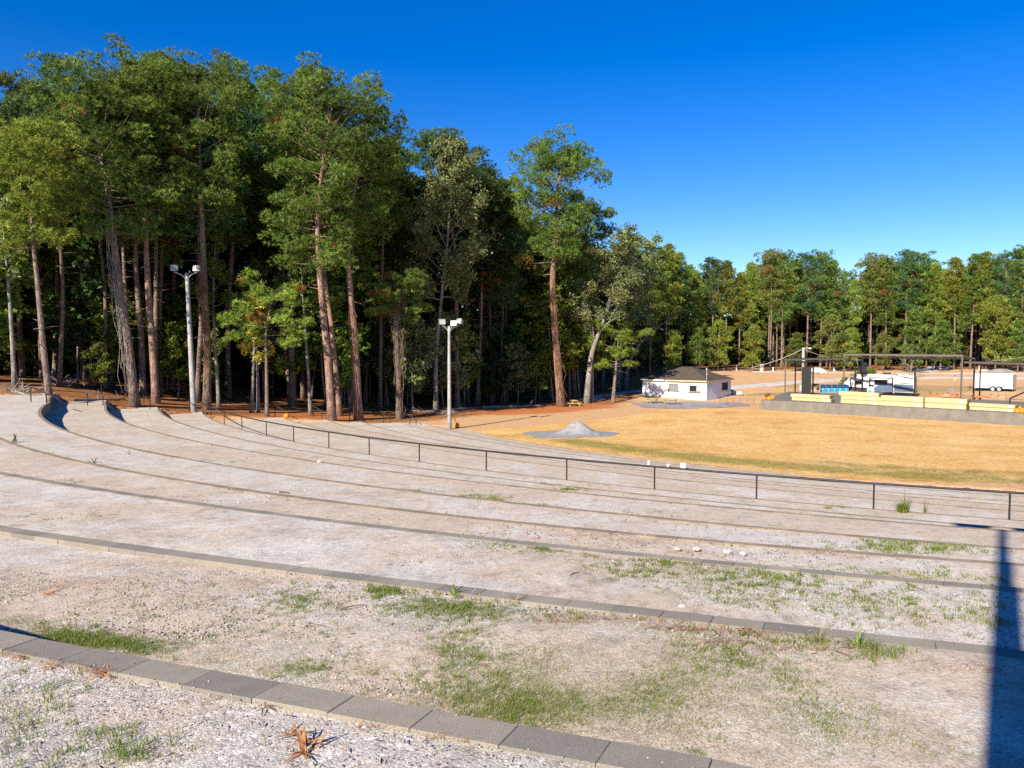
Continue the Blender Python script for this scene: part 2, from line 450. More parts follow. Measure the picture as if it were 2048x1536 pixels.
_Pm = np.c_[np.ones(_n), _Cp]
_A = np.block([[_K, _Pm], [_Pm.T, np.zeros((3, 3))]])
_w = np.linalg.solve(_A, np.r_[_ctl[:, 2], np.zeros(3)])
def tps(x, y):
    q = np.stack([np.asarray(x, float), np.asarray(y, float)], -1) / _S
    sh = q.shape[:-1]; q = q.reshape(-1, 2)
    out = np.empty(len(q))
    for i in range(0, len(q), 20000):
        b = q[i:i + 20000]
        U = _tps_U(((b[:, None] - _Cp[None]) ** 2).sum(-1))
        out[i:i + 20000] = U @ _w[:_n] + _w[_n] + b @ _w[_n + 1:]
    return out.reshape(sh)
def vnoise(x, y, s, seed=0):
    """smooth value noise, -1..1"""
    x = np.asarray(x, float) / s + seed * 17.31; y = np.asarray(y, float) / s + seed * 5.77
    xi, yi = np.floor(x), np.floor(y); fx, fy = x - xi, y - yi
    def h(i, j):
        v = np.sin(i * 127.1 + j * 311.7 + seed * 74.7) * 43758.5453
        return (v - np.floor(v)) * 2 - 1
    fx = fx * fx * (3 - 2 * fx); fy = fy * fy * (3 - 2 * fy)
    return (h(xi, yi) * (1 - fx) + h(xi + 1, yi) * fx) * (1 - fy) + (h(xi, yi + 1) * (1 - fx) + h(xi + 1, yi + 1) * fx) * fy

def arc_of(x, y):
    d0, d1 = np.asarray(x) - CEN[0], np.asarray(y) - CEN[1]
    return np.degrees(np.arctan2(d0, -d1)), np.hypot(d0, d1)

def gz(x, y):
    """height of the open ground"""
    x = np.asarray(x, float); y = np.asarray(y, float)
    z = tps(x, y)
    far = np.clip((np.hypot(x - 30, y - 120) - 170) / 120, 0, 1)
    z = z * (1 - far) + (-4.0) * far
    z = np.clip(z, -9.5, 3.0) + 0.10 * vnoise(x, y, 4.0, 1) + 0.05 * vnoise(x, y, 1.6, 2)
    a, r = arc_of(x, y)
    inside = (r < rad(14, a) + 3)
    flat = np.clip((rad(14, a) + 1 - r) / 6, 0, 1)
    # the straw field, the apron round it and the strip before the stage are level
    m = np.clip(1 - (np.hypot(x - 30, y - 88) - 34) / 14, 0, 1)
    z = z * (1 - m) + (FIELD - 0.02) * m
    return z
def g1(x, y): return float(gz(np.array([x]), np.array([y]))[0])

# ------------------------------------------------------------------ the ground sheet
def build_ground():
    xs = np.concatenate([np.arange(-1500, -200, 130), np.arange(-200, -90, 8), np.arange(-90, 140, 1.0), np.arange(140, 240, 6), np.arange(240, 1600, 130)])
    ys = np.concatenate([np.arange(-300, -40, 40), np.arange(-40, 40, 5), np.arange(40, 235, 1.0), np.arange(235, 320, 6), np.arange(320, 1700, 130)])
    X, Y = np.meshgrid(xs, ys)
    Z = gz(X, Y)
    a, r = arc_of(X, Y)
    ins = (a > AEND - 0.4) & (a < AMAX + 1) & (r > rad(13, a) - 1.0)
    lev = np.full_like(Z, EYE - HH[13])
    for k in range(13, 0, -1):
        lev = np.where(r > rad(k, a) - 1.2, EYE - HH[min(14, k + 1)], lev)
    Z = np.where(ins, np.minimum(Z, lev) - 0.8, Z)
    behind = (r > 133.5) & ins
    Z = np.where(behind, -0.8, Z)
    bg = (Y < -6) & (X > -75)
    Z = np.where(bg & ~ins, np.minimum(Z, -0.3), Z)
    ny, nx = X.shape
    V = np.stack([X, Y, Z], -1).reshape(-1, 3)
    idx = np.arange(nx * ny).reshape(ny, nx)
    F = np.stack([idx[:-1, :-1], idx[:-1, 1:], idx[1:, 1:], idx[1:, :-1]], -1).reshape(-1, 4)
    # zone weights: R forest floor, G red clay, B dry grass
    x, y = X.ravel(), Y.ravel()
    def blob(cx, cy, rx, ry, rot=0.0):
        ca, sa = math.cos(rot), math.sin(rot)
        dx, dy = x - cx, y - cy
        u, v = (dx * ca + dy * sa) / rx, (-dx * sa + dy * ca) / ry
        return np.clip(1.5 - np.hypot(u, v), 0, 1)
    ex, ey = EDGE[:, 0], EDGE[:, 1]
    # signed distance into the wood, roughly
    dmin = np.full(len(x), 1e9); side = np.zeros(len(x))
    for i in range(len(EDGE) - 1):
        p, q = EDGE[i], EDGE[i + 1]
        d = q - p; L2 = d @ d
        t = np.clip(((x - p[0]) * d[0] + (y - p[1]) * d[1]) / L2, 0, 1)
        dx, dy = x - p[0] - t * d[0], y - p[1] - t * d[1]
        dd = np.hypot(dx, dy)
        s = d[0] * dy - d[1] * dx
        up = dd < dmin
        dmin = np.where(up, dd, dmin); side = np.where(up, np.sign(s), side)
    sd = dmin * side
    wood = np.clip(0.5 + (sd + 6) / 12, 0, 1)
    red = np.maximum.reduce([blob(2, 110, 13, 7, 0.5), blob(-24, 88, 9, 3.5, 0.9), blob(10, 118, 9, 7, .3), blob(-12, 90, 6, 3, .6) * .6, blob(60, 190, 40, 9, -0.1) * .55, blob(95, 200, 45, 9, -0.2) * .6, blob(40, 150, 8, 8, 0) * .6])
    dry = np.maximum.reduce([blob(75, 150, 38, 16, -0.4) * .8, blob(48, 128, 7, 5, 0) * .9, blob(42, 116, 6, 4, .7), blob(48, 140, 8, 4, 0) * .9, blob(-20, 98, 12, 3, .7) * .5])
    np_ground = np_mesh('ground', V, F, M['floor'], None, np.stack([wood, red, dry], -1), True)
    tag(np_ground, kind='structure')
    return np_ground

EDGE = np.array([(-150,50),(-110,62),(-60,70),(-45,75),(-37,80),(-30,90),(-20,93),(-14,100),(-4,112),(6,122),(13,128),(20,148),(27,170),(44,212),(70,222),(100,218),(132,204),(175,180),(240,150)], float)

def floor_mat():
    t = NT('open_ground'); v = t.geo()
    at_ = t.n('ShaderNodeAttribute'); at_.attribute_name = 'col'
    sp = t.n('ShaderNodeSeparateColor'); t.l(at_.outputs['Color'], sp.inputs[0])
    n = t.noise(v, 0.35, 8, 0.7, 0.4); n2 = t.noise(v, 2.2, 7, 0.72, 0.5); n3 = t.noise(v, 9, 6, 0.75)
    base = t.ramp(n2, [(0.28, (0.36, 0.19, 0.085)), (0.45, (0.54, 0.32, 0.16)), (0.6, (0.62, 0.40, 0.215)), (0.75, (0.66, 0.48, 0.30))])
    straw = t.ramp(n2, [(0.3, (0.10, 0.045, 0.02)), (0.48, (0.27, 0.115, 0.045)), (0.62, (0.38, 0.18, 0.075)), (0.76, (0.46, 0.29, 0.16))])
    clay = t.ramp(n2, [(0.3, (0.30, 0.085, 0.03)), (0.5, (0.46, 0.155, 0.05)), (0.72, (0.52, 0.22, 0.085))])
    dry = t.ramp(n2, [(0.3, (0.14, 0.125, 0.04)), (0.5, (0.33, 0.25, 0.10)), (0.7, (0.46, 0.34, 0.16))])
    def w(ch, a=0.42, b=0.60):
        s = t.math('ADD', t.math('MULTIPLY', sp.outputs[ch], 0.75), t.math('MULTIPLY', n, 0.4))
        return t.ramp(s, [(a, 0.0), (b, 1.0)])
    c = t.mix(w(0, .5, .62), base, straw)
    c = t.mix(w(2, .62, .86), c, dry)
    c = t.mix(w(1, .66, .95), c, clay)
    c = t.mix(1.0, c, t.ramp(n3, [(0.28, 0.6), (0.5, 1.0), (0.75, 1.2)]), 'MULTIPLY')
    return t.bsdf(c, 0.95, t.bump(n3, 0.6, 0.08), 0, 0.08)
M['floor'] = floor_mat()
build_ground()

# ------------------------------------------------------------------ terraces and block walls
def terrace(k):
    """the gravel strip between wall k-1 and wall k (k = 1 is where the photographer stands, 14 the apron by the field)"""
    h = EYE - HH[k] - (0.014 if k < 14 else 0.0)
    near = k <= 4
    A = np.unique(np.concatenate([np.linspace(AEND, -34, 60), np.linspace(-34, -23, 260 if near else 120), np.linspace(-23, AMAX, 90)]))
    n = 26 if near else 14
    r1 = rad(k, A) + (0.19 if k < 14 else 0.0)
    r0 = rad(k - 1, A) + (0.02 if k > 1 else 60)
    if k == 1: n = 60
    s = np.linspace(0, 1, n)
    if k == 1: s = s ** 2.2
    RR = r1[None] + (r0 - r1)[None] * s[:, None]
    XY = pol(np.broadcast_to(A, RR.shape), RR)
    X, Y = XY[..., 0], XY[..., 1]
    Z = np.full_like(X, h) + 0.018 * vnoise(X, Y, 1.3, k) + 0.012 * vnoise(X, Y, 0.45, k + 20) + 0.03 * vnoise(X, Y, 6, k + 40)
    Z = Z + (s[:, None] - 0.15) * (0.05 if k > 1 else 0)
    Z[0] = np.minimum(Z[0], h + 0.012)
    V = np.stack([X, Y, Z], -1).reshape(-1, 3)
    idx = np.arange(V.shape[0]).reshape(X.shape)
    F = np.stack([idx[:-1, :-1], idx[1:, :-1], idx[1:, 1:], idx[:-1, 1:]], -1).reshape(-1, 4)[:, ::-1]
    o = np_mesh('terrace', V, F, M['grav'][k - 1], smooth=True)
    tag(o, kind='structure')
    # the strip's earth end beside the stair
    return o
for k in range(1, 15): terrace(k)

ORD = ['', 'lowest and widest-looking block kerb in front of the camera', 'second block kerb from the camera, with grass growing along its near side', 'third block kerb from the camera across the pale gravel',
       'fourth block kerb from the camera, running off the left edge of the photo', 'block retaining wall whose shaded far left end stands highest beside the stair', 'grey block retaining wall just above the wall paired closely below it',
       'grey block retaining wall one terrace above the dark pipe railing', 'grey block retaining wall carrying the long dark pipe railing',
       'low block kerb just below the wide tan walkway under the railing', 'second low block kerb below the railing walkway', 'third low block kerb below the railing walkway',
       'low block kerb one step above the last one by the straw field', 'lowest block kerb, next to the straw field']
def wall(k):
    rng = random.Random(k)
    top = EYE - HH[k]; bot = EYE - HH[k + 1] - 0.25
    mb = MB()
    # top course: single blocks with open joints
    a = AEND
    L = 0.40
    i = 0
    near = k <= 4
    r_mid = float(rad(k, -28))
    da = math.degrees((L + 0.0035) / r_mid)
    lim = AMAX if k < 4 else 18
    while a < lim:
        far_part = (a < -48 and k < 4) or a > -18
        step = da * (1 if not far_part else 6)
        a0, a1 = a, a + step - math.degrees((0.0035 if k > 1 else 0.003) / r_mid)
        ra, rb = float(rad(k, a0)), float(rad(k, a1)); jt = rng.uniform(-0.0018, 0.0018); jr = rng.uniform(-0.0025, 0.0025)
        t = top + jt
        ra += jr; rb += jr
        b = 0.0035 if near else 0.0
        p = [pol(a0, ra), pol(a1, rb), pol(a1, rb + .195), pol(a0, ra + .195)]
        if near:
            am = math.degrees(b / r_mid)
            q = [pol(a0 + am, ra + b), pol(a1 - am, rb + b), pol(a1 - am, rb + .195 - b), pol(a0 + am, ra + .195 - b)]
            vs = [(*x, t - 0.19) for x in p] + [(*x, t - b) for x in p] + [(*x, t) for x in q]
            fs = [(8, 9, 10, 11)] + [(j, (j + 1) % 4, 4 + (j + 1) % 4, 4 + j) for j in range(4)] + [(4 + j, 4 + (j + 1) % 4, 8 + (j + 1) % 4, 8 + j) for j in range(4)]
        else:
            vs = [(*x, t - 0.19) for x in p] + [(*x, t) for x in p]
            fs = [(4, 5, 6, 7)] + [(j, (j + 1) % 4, 4 + (j + 1) % 4, 4 + j) for j in range(4)]
        mb.add(vs, fs)
        a += step; i += 1
    root = thing('block_retaining_wall', ORD[k], 'retaining wall', (0, 0, 0), group=None)
    mb.build('cap_course', M['block' if k < 4 else 'block_dirty'], root)
    # courses below
    A = np.linspace(AEND, lim, 160)
    lo = MB()
    n = len(A)
    r = rad(k, A)
    zt = top - 0.185
    for rr, zz in ((r + 0.008, bot), (r + 0.008, zt), (r + 0.19, zt), (r + 0.19, bot)):
        P = pol(A, rr)
        lo.v.extend([(float(x), float(y), zz) for x, y in P])
    for s in range(3):
        for j in range(n - 1):
            lo.f.append((s * n + j, s * n + j + 1, (s + 1) * n + j + 1, (s + 1) * n + j))
    lo.f.append((0, n, 2 * n, 3 * n)); 
    lo.build('lower_courses', M['block'], root)
    return root
for k in range(1, 14): wall(k)

# ------------------------------------------------------------------ stair landings and hand rails at the terraces' far left end
HR = {5: [(62,774,803),(93,787,806)], 6: [(175,785,810),(206,790,810)], 7: [(288,792,816),(313,800,820)], 8: [(379,803,824),(410,816,828)], 9: [(550,811,832),(568,819,836)],
      10: [(627,812,836),(644,822,837)], 11: [(699,822,841),(715,832,844)], 12: [(767,825,845),(780,830,845)], 13: [(820,830,849),(832,840,850)]}
NXT = {5: 'highest, at the far left of the stair', 6: 'left of the big vine-clad pine', 7: 'between the two big pine trunks', 8: 'at the foot of the taller floodlight pole', 9: 'beside the pumpkin on the stair', 10: 'next down from the pumpkin', 11: 'in front of the leaning pine pair', 12: 'by the vine-covered trunk', 13: 'lowest, close to the shorter floodlight pole'}
def landing(k):
    top = EYE - HH[k] - 0.02
    r0, r1 = float(rad(k, AEND)) + 0.1, float(rad(k - 1, AEND)) - 0.6
    da = math.degrees(2.6 / r0)
    p = [pol(AEND + .0, r0), pol(AEND + .0, r1), pol(AEND - da, r1), pol(AEND - da, r0)]
    root = thing('stair_landing', 'pale concrete stair landing with its steps, ' + NXT.get(k, 'near the stair'), 'landing', (0, 0, 0), group='concrete landings down the side stair')
    MB().prism([tuple(x) for x in p][::-1], top - 0.5, top + 0.01).build('slab', M['slab'], root)
    dz = HH[k] - HH[k - 1]; n = max(1, round(dz / 0.18) - 1)
    for i in range(n):
        f0, f1 = r1 + (0.6 + 0.0) * i / n, r1 + 0.6
        q = [pol(AEND, f0 + .003), pol(AEND, f1 + 0.05), pol(AEND - da, f1 + 0.05), pol(AEND - da, f0 + .003)]
        MB().prism([tuple(x) for x in q][::-1], top - 0.4 + 0.01 * i, top + dz * (i + 1) / (n + 1)).build('step', M['slab'], root)
for k in range(5, 14):
    landing(k)
def handrail(k):
    (xa, ta, ba), (xb, tb, bb) = HR[k]
    base = EYE - HH[k] - 0.1
    pa = on(xa, ba, HH[k]); pb = on(xb, bb, HH[k])
    H = 1.05
    pb = pa + (pb - pa) * (1.7 / max(0.1, np.linalg.norm((pb - pa)[:2]))) if np.linalg.norm((pb - pa)[:2]) > 3.2 else pb
    root = thing('stair_handrail', 'short sloping black pipe handrail on two posts, ' + NXT[k], 'handrail', tuple(pa), group='hand rails down the side stair')
    za = at(xa, ta, pa[1])[2] - pa[2]
    zb = at(xb, tb, pb[1])[2] - pa[2]
    za = min(max(za, .9), 1.6); zb = min(max(zb, .45), za - .25)
    d = pb - pa
    MB().tube([(0, 0, -.4), (0, 0, za)], 0.045).build('post', M['steel'], root)
    MB().tube([(d[0], d[1], -1.0), (d[0], d[1], zb)], 0.045).build('post', M['steel'], root)
    e = 0.12
    MB().tube([(-d[0] * e, -d[1] * e, za + (za - zb) * e), (0, 0, za), (d[0], d[1], zb), (d[0] * (1 + e), d[1] * (1 + e), zb + (zb - za) * e)], 0.045).build('rail', M['steel'], root)
for k in HR: handrail(k)

# the long railing on wall 8
def railing():
    root = thing('pipe_railing', 'long dark pipe railing curving along the edge of the middle terrace wall', 'railing')
    px = [(405,827),(430,837),(456,848),(490,859),(534,871.5),(594,882.5),(658,896),(742,908.7),(843,923),(975,940.6),(1131,960.5),(1305,980),(1512,998.5),(1747,1016),(2015,1036)]
    A = []
    for x, y in px:
        p = on(x, y, 6.8)[:2] - CEN
        A.append(math.degrees(math.atan2(p[0], -p[1])))
    st = 3.9 / 99.8
    while A[-1] < 16: A.append(A[-1] + math.degrees(st))
    z0 = EYE - 6.8
    for a in A:
        p = pol(a, float(rad(8, a)) + 0.09)
        MB().tube([(p[0], p[1], z0 - 0.1), (p[0], p[1], z0 + 1.06)], 0.038, 8).build('post', M['steel'], root)
    pts = []
    for a in np.linspace(A[0], A[-1], 120):
        p = pol(a, float(rad(8, a)) + 0.09); pts.append((p[0], p[1], z0 + 1.08))
    MB().tube(pts, 0.048, 8).build('top_rail', M['steel'], root, True)
railing()

# ------------------------------------------------------------------ straw field, gravel pile, roads
def sheet(name, poly, zoff, mat, step=1.0, flat=None, jag=0.35, col=None):
    """a sheet that lies on the ground inside POLY (jagged edge)"""
    poly = np.array(poly, float)
    # refine the outline
    out = []
    for i in range(len(poly)):
        p, q = poly[i], poly[(i + 1) % len(poly)]
        n = max(1, int(np.linalg.norm(q - p) / 0.7))
        for j in range(n): out.append(p + (q - p) * j / n)
    out = np.array(out)
    out += jag * np.stack([vnoise(out[:, 0], out[:, 1], 1.1, 3), vnoise(out[:, 0], out[:, 1], 1.1, 4)], -1)
    import mathutils.geometry as mg
    lo, hi = out.min(0), out.max(0)
    gx, gy = np.meshgrid(np.arange(lo[0], hi[0], step), np.arange(lo[1], hi[1], step))
    G = np.stack([gx.ravel(), gy.ravel()], -1) + 0.13
    ins = np.zeros(len(G), bool)
    for i in range(len(out)):
        p, q = out[i], out[(i + 1) % len(out)]
        c = ((p[1] > G[:, 1]) != (q[1] > G[:, 1])) & (G[:, 0] < (q[0] - p[0]) * (G[:, 1] - p[1]) / (q[1] - p[1] + 1e-12) + p[0])
        ins ^= c
    G = G[ins]
    if len(G):
        keep = np.ones(len(G), bool)
        for i in range(0, len(G), 4000):
            keep[i:i + 4000] = ((G[i:i + 4000, None] - out[None]) ** 2).sum(-1).min(1) > (0.35 * step) ** 2
        G = G[keep]
    pts = [Vector(p) for p in out] + [Vector(p) for p in G]
    n = len(out)
    vs, es, fs, *_ = mg.delaunay_2d_cdt(pts, [], [list(range(n))], 1, 1e-5)
    XY = np.array([(v.x, v.y) for v in vs])
    Z = (gz(XY[:, 0], XY[:, 1]) + zoff) if flat is None else np.full(len(XY), flat)
    me = bpy.data.meshes.new(name)
    me.from_pydata([(x, y, z) for (x, y), z in zip(XY, Z)], [], [list(f) for f in fs])
    if col is not None:
        a = me.attributes.new('col', 'FLOAT_COLOR', 'POINT')
        c = np.ones((len(XY), 4), np.float32); c[:, 0] = col(XY)
        a.data.foreach_set('color', c.ravel())
    o = finish(me, name, mat, None, True)
    tag(o, kind='structure')
    return o

def straw_mat():
    t = NT('straw_mulch'); v = t.geo()
    at_ = t.n('ShaderNodeAttribute'); at_.attribute_name = 'col'
    sp = t.n('ShaderNodeSeparateColor'); t.l(at_.outputs['Color'], sp.inputs[0])
    a = t.noise(v, 0.22, 8, 0.65, 0.4)
    c = t.ramp(a, [(0.30, (0.56, 0.29, 0.075)), (0.45, (0.67, 0.40, 0.14)), (0.6, (0.72, 0.465, 0.185)), (0.75, (0.76, 0.53, 0.25))])
    f = t.ramp(t.noise(t.scale(v, 1, 1, 1), 9, 5, 0.85, 0.8), [(0.34, 0.40), (0.47, 0.92), (0.58, 1.1), (0.70, 1.4)])
    c = t.mix(1.0, c, f, 'MULTIPLY')
    f2 = t.ramp(t.noise(v, 2.6, 6, 0.85, 0.3), [(0.36, 0.62), (0.48, 0.96), (0.56, 1.04), (0.68, 1.22)])
    c = t.mix(1.0, c, f2, 'MULTIPLY')
    g = t.ramp(t.noise(v, 3.2, 7, 0.75, 0.5), [(0.3, (0.05, 0.085, 0.012)), (0.6, (0.15, 0.18, 0.03))])
    s = t.math('ADD', t.math('MULTIPLY', sp.outputs[0], 0.37), t.math('MULTIPLY', t.noise(t.scale(v, .7, .7, 1), 0.5, 8, 0.78, 0.6), 0.92))
    m = t.ramp(s, [(0.60, 0.0), (0.80, 0.9)])
    m = t.mix(1.0, m, t.ramp(t.noise(v, 5, 5, .7), [(0.36, 0.25), (0.58, 1.0)]), 'MULTIPLY')
    c = t.mix(m, c, g)
    return t.bsdf(c, 0.95, t.bump(t.noise(v, 5, 7, 0.8), 0.8, 0.09), 0, 0.08)

def build_field():
    A = np.linspace(-60.5, 20, 60)
    near = [tuple(p) for p in pol(A, rad(14, A))]
    h = 9.25
    far_px = [(2048, 852), (1521.5, 820), (1426, 816), (1367, 815), (1328, 818), (1300, 825), (1224, 836), (1147, 846), (1070, 852), (1004, 857), (953, 861)]
    far = [tuple(on(x, y, h)[:2]) for x, y in far_px]
    # tuck under the stage front, go on to the right of the frame
    d = np.array([0.71, -0.704])
    p = np.array(far[0]) + d * 24
    poly = near + [(112, 104), tuple(p + np.array([.35, .35]))] + [tuple(np.array(far[0]) + .3), tuple(np.array(far[1]) + .3)] + far[2:]
    def green(XY):
        a, r = arc_of(XY[:, 0], XY[:, 1])
        e = rad(14, a) - r                 # metres in from the near edge
        g = np.exp(-((e - 4.0) / 2.9) ** 2) * np.clip((XY[:, 0] - 1) / 8 + .4, 0.2, 1)
        g = np.maximum(g, 0.75 * np.exp(-((e - 7.5) / 2.0) ** 2) * np.clip((XY[:, 0] - 20) / 5, 0, 1) * np.clip((46 - XY[:, 0]) / 8, 0, 1))
        g = np.maximum(g, 0.9 * np.exp(-((XY[:, 0] - 3) / 3.0) ** 2 - ((XY[:, 1] - 68.5) / 2.4) ** 2))
        return g
    sheet('straw_field', poly, 0, straw_mat(), 0.8, FIELD + 0.012, 0.25, green)
build_field()

def build_pile():
    c = on(1150, 868, 9.25)[:2]
    n, m = 64, 22
    rng = random.Random(5)
    V, F = [(c[0], c[1], 0)], []
    vs = []
    for j in range(m):
        for i in range(n):
            a = 2 * math.pi * i / n
            rr = (j / (m - 1)) * 4.7 * (1 + 0.10 * math.sin(a * 2 + 1) + 0.07 * math.sin(a * 5)) * (1.12 if math.cos(a) < 0 else 0.95) * (1 + (rng.uniform(-.16, .10) if j == m - 1 else 0))
            x, y = rr * math.cos(a), rr * math.sin(a) * 0.8
            q = math.hypot(x - 0.25, y * 1.2)
            z = 1.12 * math.exp(-(q / 1.55) ** 2.0) * (1 + .12 * math.cos(a * 3 + 2)) + 0.16 * max(0, 1 - q / 4.4) - .02 * (j == m - 1)
            vs.append((x, y, z))
    A = np.array(vs)
    A[:, 2] += (0.06 * vnoise(A[:, 0], A[:, 1], 0.5, 7) + 0.035 * vnoise(A[:, 0], A[:, 1], 0.2, 8)) * np.clip(A[:, 2] * 6, 0, 1)
    fs = []
    for j in range(m - 1):
        for i in range(n):
            k = (i + 1) % n
            fs.append((j * n + i, (j + 1) * n + i, (j + 1) * n + k, j * n + k))
    mb = MB(); mb.add(A, fs)
    o = mb.build('gravel_pile', M['pile'], None, True)
    o.location = (c[0], c[1], FIELD + 0.014)
    tag(o, 'heap of pale grey crushed stone on the straw field', 'gravel pile')
build_pile()

def strip(name, pxs, width, mat, zoff=0.05, seg=2.0):
    """a road laid on the ground through surveyed points (px, py, D)"""
    P = np.array([at(*q)[:2] for q in pxs])
    t = np.r_[0, np.cumsum(np.linalg.norm(np.diff(P, axis=0), axis=1))]
    s = np.arange(0, t[-1], seg)
    C = np.stack([np.interp(s, t, P[:, i]) for i in (0, 1)], -1)
    for _ in range(6): C[1:-1] = (C[:-2] + C[1:-1] * 2 + C[2:]) / 4
    T = np.gradient(C, axis=0); T /= np.linalg.norm(T, axis=1)[:, None]
    N = np.stack([-T[:, 1], T[:, 0]], -1)
    m = 7
    rows = []
    for j in range(m):
        u = (j / (m - 1) - 0.5) * width
        Q = C + N * (u + (0.25 * vnoise(s, s * 0 + j, 2.0, 9)[:, None] if j in (0, m - 1) else 0))
        z = gz(Q[:, 0], Q[:, 1]) + (zoff if 0 < j < m - 1 else -0.02)
        rows.append(np.c_[Q, z])
    V = np.array(rows).transpose(1, 0, 2).reshape(-1, 3)
    idx = np.arange(len(V)).reshape(len(C), m)
    F = np.stack([idx[:-1, :-1], idx[:-1, 1:], idx[1:, 1:], idx[1:, :-1]], -1).reshape(-1, 4)
    o = np_mesh(name, V, F, mat, smooth=True)
    return tag(o, kind='structure')
strip('gravel_road', [(1440,775,150),(1540,768,160),(1640,760,172),(1700,756,176),(1790,752,180),(1900,752,178),(2048,752,172),(2300,752,165)], 5.5, M['road'], 0.10)
strip('gravel_track', [(1500,742,196),(1580,741,198),(1640,742,198),(1740,743,196),(1860,744,192),(2048,748,182),(2300,752,170)], 3.0, M['road'], 0.10)
strip('gravel_spur', [(1835,742,197),(1870,737,208),(1885,735,218)], 7.0, M['road'], 0.12)
strip('gravel_drive', [(1160,792,128),(1210,786,138),(1260,783,144),(1310,778,152)], 4.0, M['road'], 0.08)
sheet('gravel_lot', [on(x, y, 9.0)[:2] for x, y in [(1262,804),(1330,800),(1420,803),(1480,804),(1500,808),(1440,812),(1360,815),(1290,812)]], 0.05, M['lot'], 1.0, None, 0.6)

# ------------------------------------------------------------------ trees
def unit(v): return v / (np.linalg.norm(v, axis=-1, keepdims=True) + 1e-9)

def spikes(C, D, L, W, m, rng, spread=0.9):
    """C (T,3) tuft centres, D (T,3) directions -> narrow triangles"""
    T = len(C)
    d = unit(D[:, None] + spread * rng.normal(size=(T, m, 3)))
    side = unit(np.cross(d, rng.normal(size=(T, m, 3)))) * (W * rng.uniform(0.7, 1.3, (T, m, 1)))
    ln = L * rng.uniform(0.6, 1.25, (T, m, 1))
    b = C[:, None] - d * ln * 0.15
    V = np.stack([b - side, b + side, C[:, None] + d * ln], 2)
    return V.reshape(-1, 3)

def cards(C, S, rng, flat=0.5):
    """leaf quads, random facing"""
    T = len(C)
    n = unit(rng.normal(size=(T, 3)) * np.array([1, 1, 1.0]) + np.array([0, 0, flat]))
    u = unit(np.cross(n, rng.normal(size=(T, 3))))
    w = np.cross(n, u)
    s = S * rng.uniform(0.6, 1.3, (T, 1))
    V = np.stack([C - u * s, C - w * s * 0.55, C + u * s, C + w * s * 0.55], 1)
    return V.reshape(-1, 3)

PAL = {  # dark, mid, bright needle colours
    'pine': [(0.069, 0.135, 0.032), (0.147, 0.224, 0.045), (0.246, 0.293, 0.060)],
    'bright': [(0.125, 0.187, 0.032), (0.232, 0.291, 0.047), (0.340, 0.347, 0.068)],
    'bluish': [(0.054, 0.115, 0.052), (0.103, 0.189, 0.068), (0.164, 0.246, 0.091)],
    'yellowish': [(0.119, 0.160, 0.034), (0.215, 0.251, 0.057), (0.278, 0.296, 0.095)],
    'olive': [(0.106, 0.139, 0.051), (0.204, 0.241, 0.085), (0.324, 0.340, 0.168)],
    'leaf': [(0.065, 0.117, 0.023), (0.152, 0.207, 0.035), (0.268, 0.295, 0.060)],
    'yleaf': [(0.250, 0.237, 0.032), (0.483, 0.386, 0.060), (0.590, 0.458, 0.096)],
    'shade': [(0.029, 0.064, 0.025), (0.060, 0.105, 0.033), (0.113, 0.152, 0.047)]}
def palette(name, n, rng, brown=0.0):
    P = np.array(PAL[name]); t = np.clip(rng.normal(0.5, 0.28, n), 0, 1)
    c = np.where((t < .5)[:, None], P[0] + (P[1] - P[0]) * (t * 2)[:, None], P[1] + (P[2] - P[1]) * (t * 2 - 1)[:, None])
    if brown:
        m = rng.random(n) < brown
        c[m] = np.array((0.30, 0.12, 0.04)) * rng.uniform(.6, 1.2, (m.sum(), 1))
    return c

def smooth_path(pts, n=18):
    pts = np.array(pts, float)
    t = np.linspace(0, 1, len(pts)); s = np.linspace(0, 1, n)
    # Catmull-ish: interpolate then smooth
    P = np.stack([np.interp(s, t, pts[:, i]) for i in range(3)], -1)
    for _ in range(3): P[1:-1] = (P[:-2] + 2 * P[1:-1] + P[2:]) / 4
    return P

def clump_noise(P, s, seed):
    return vnoise(P[:, 0] + P[:, 2] * 0.7, P[:, 1] - P[:, 2] * 0.6, s, seed)

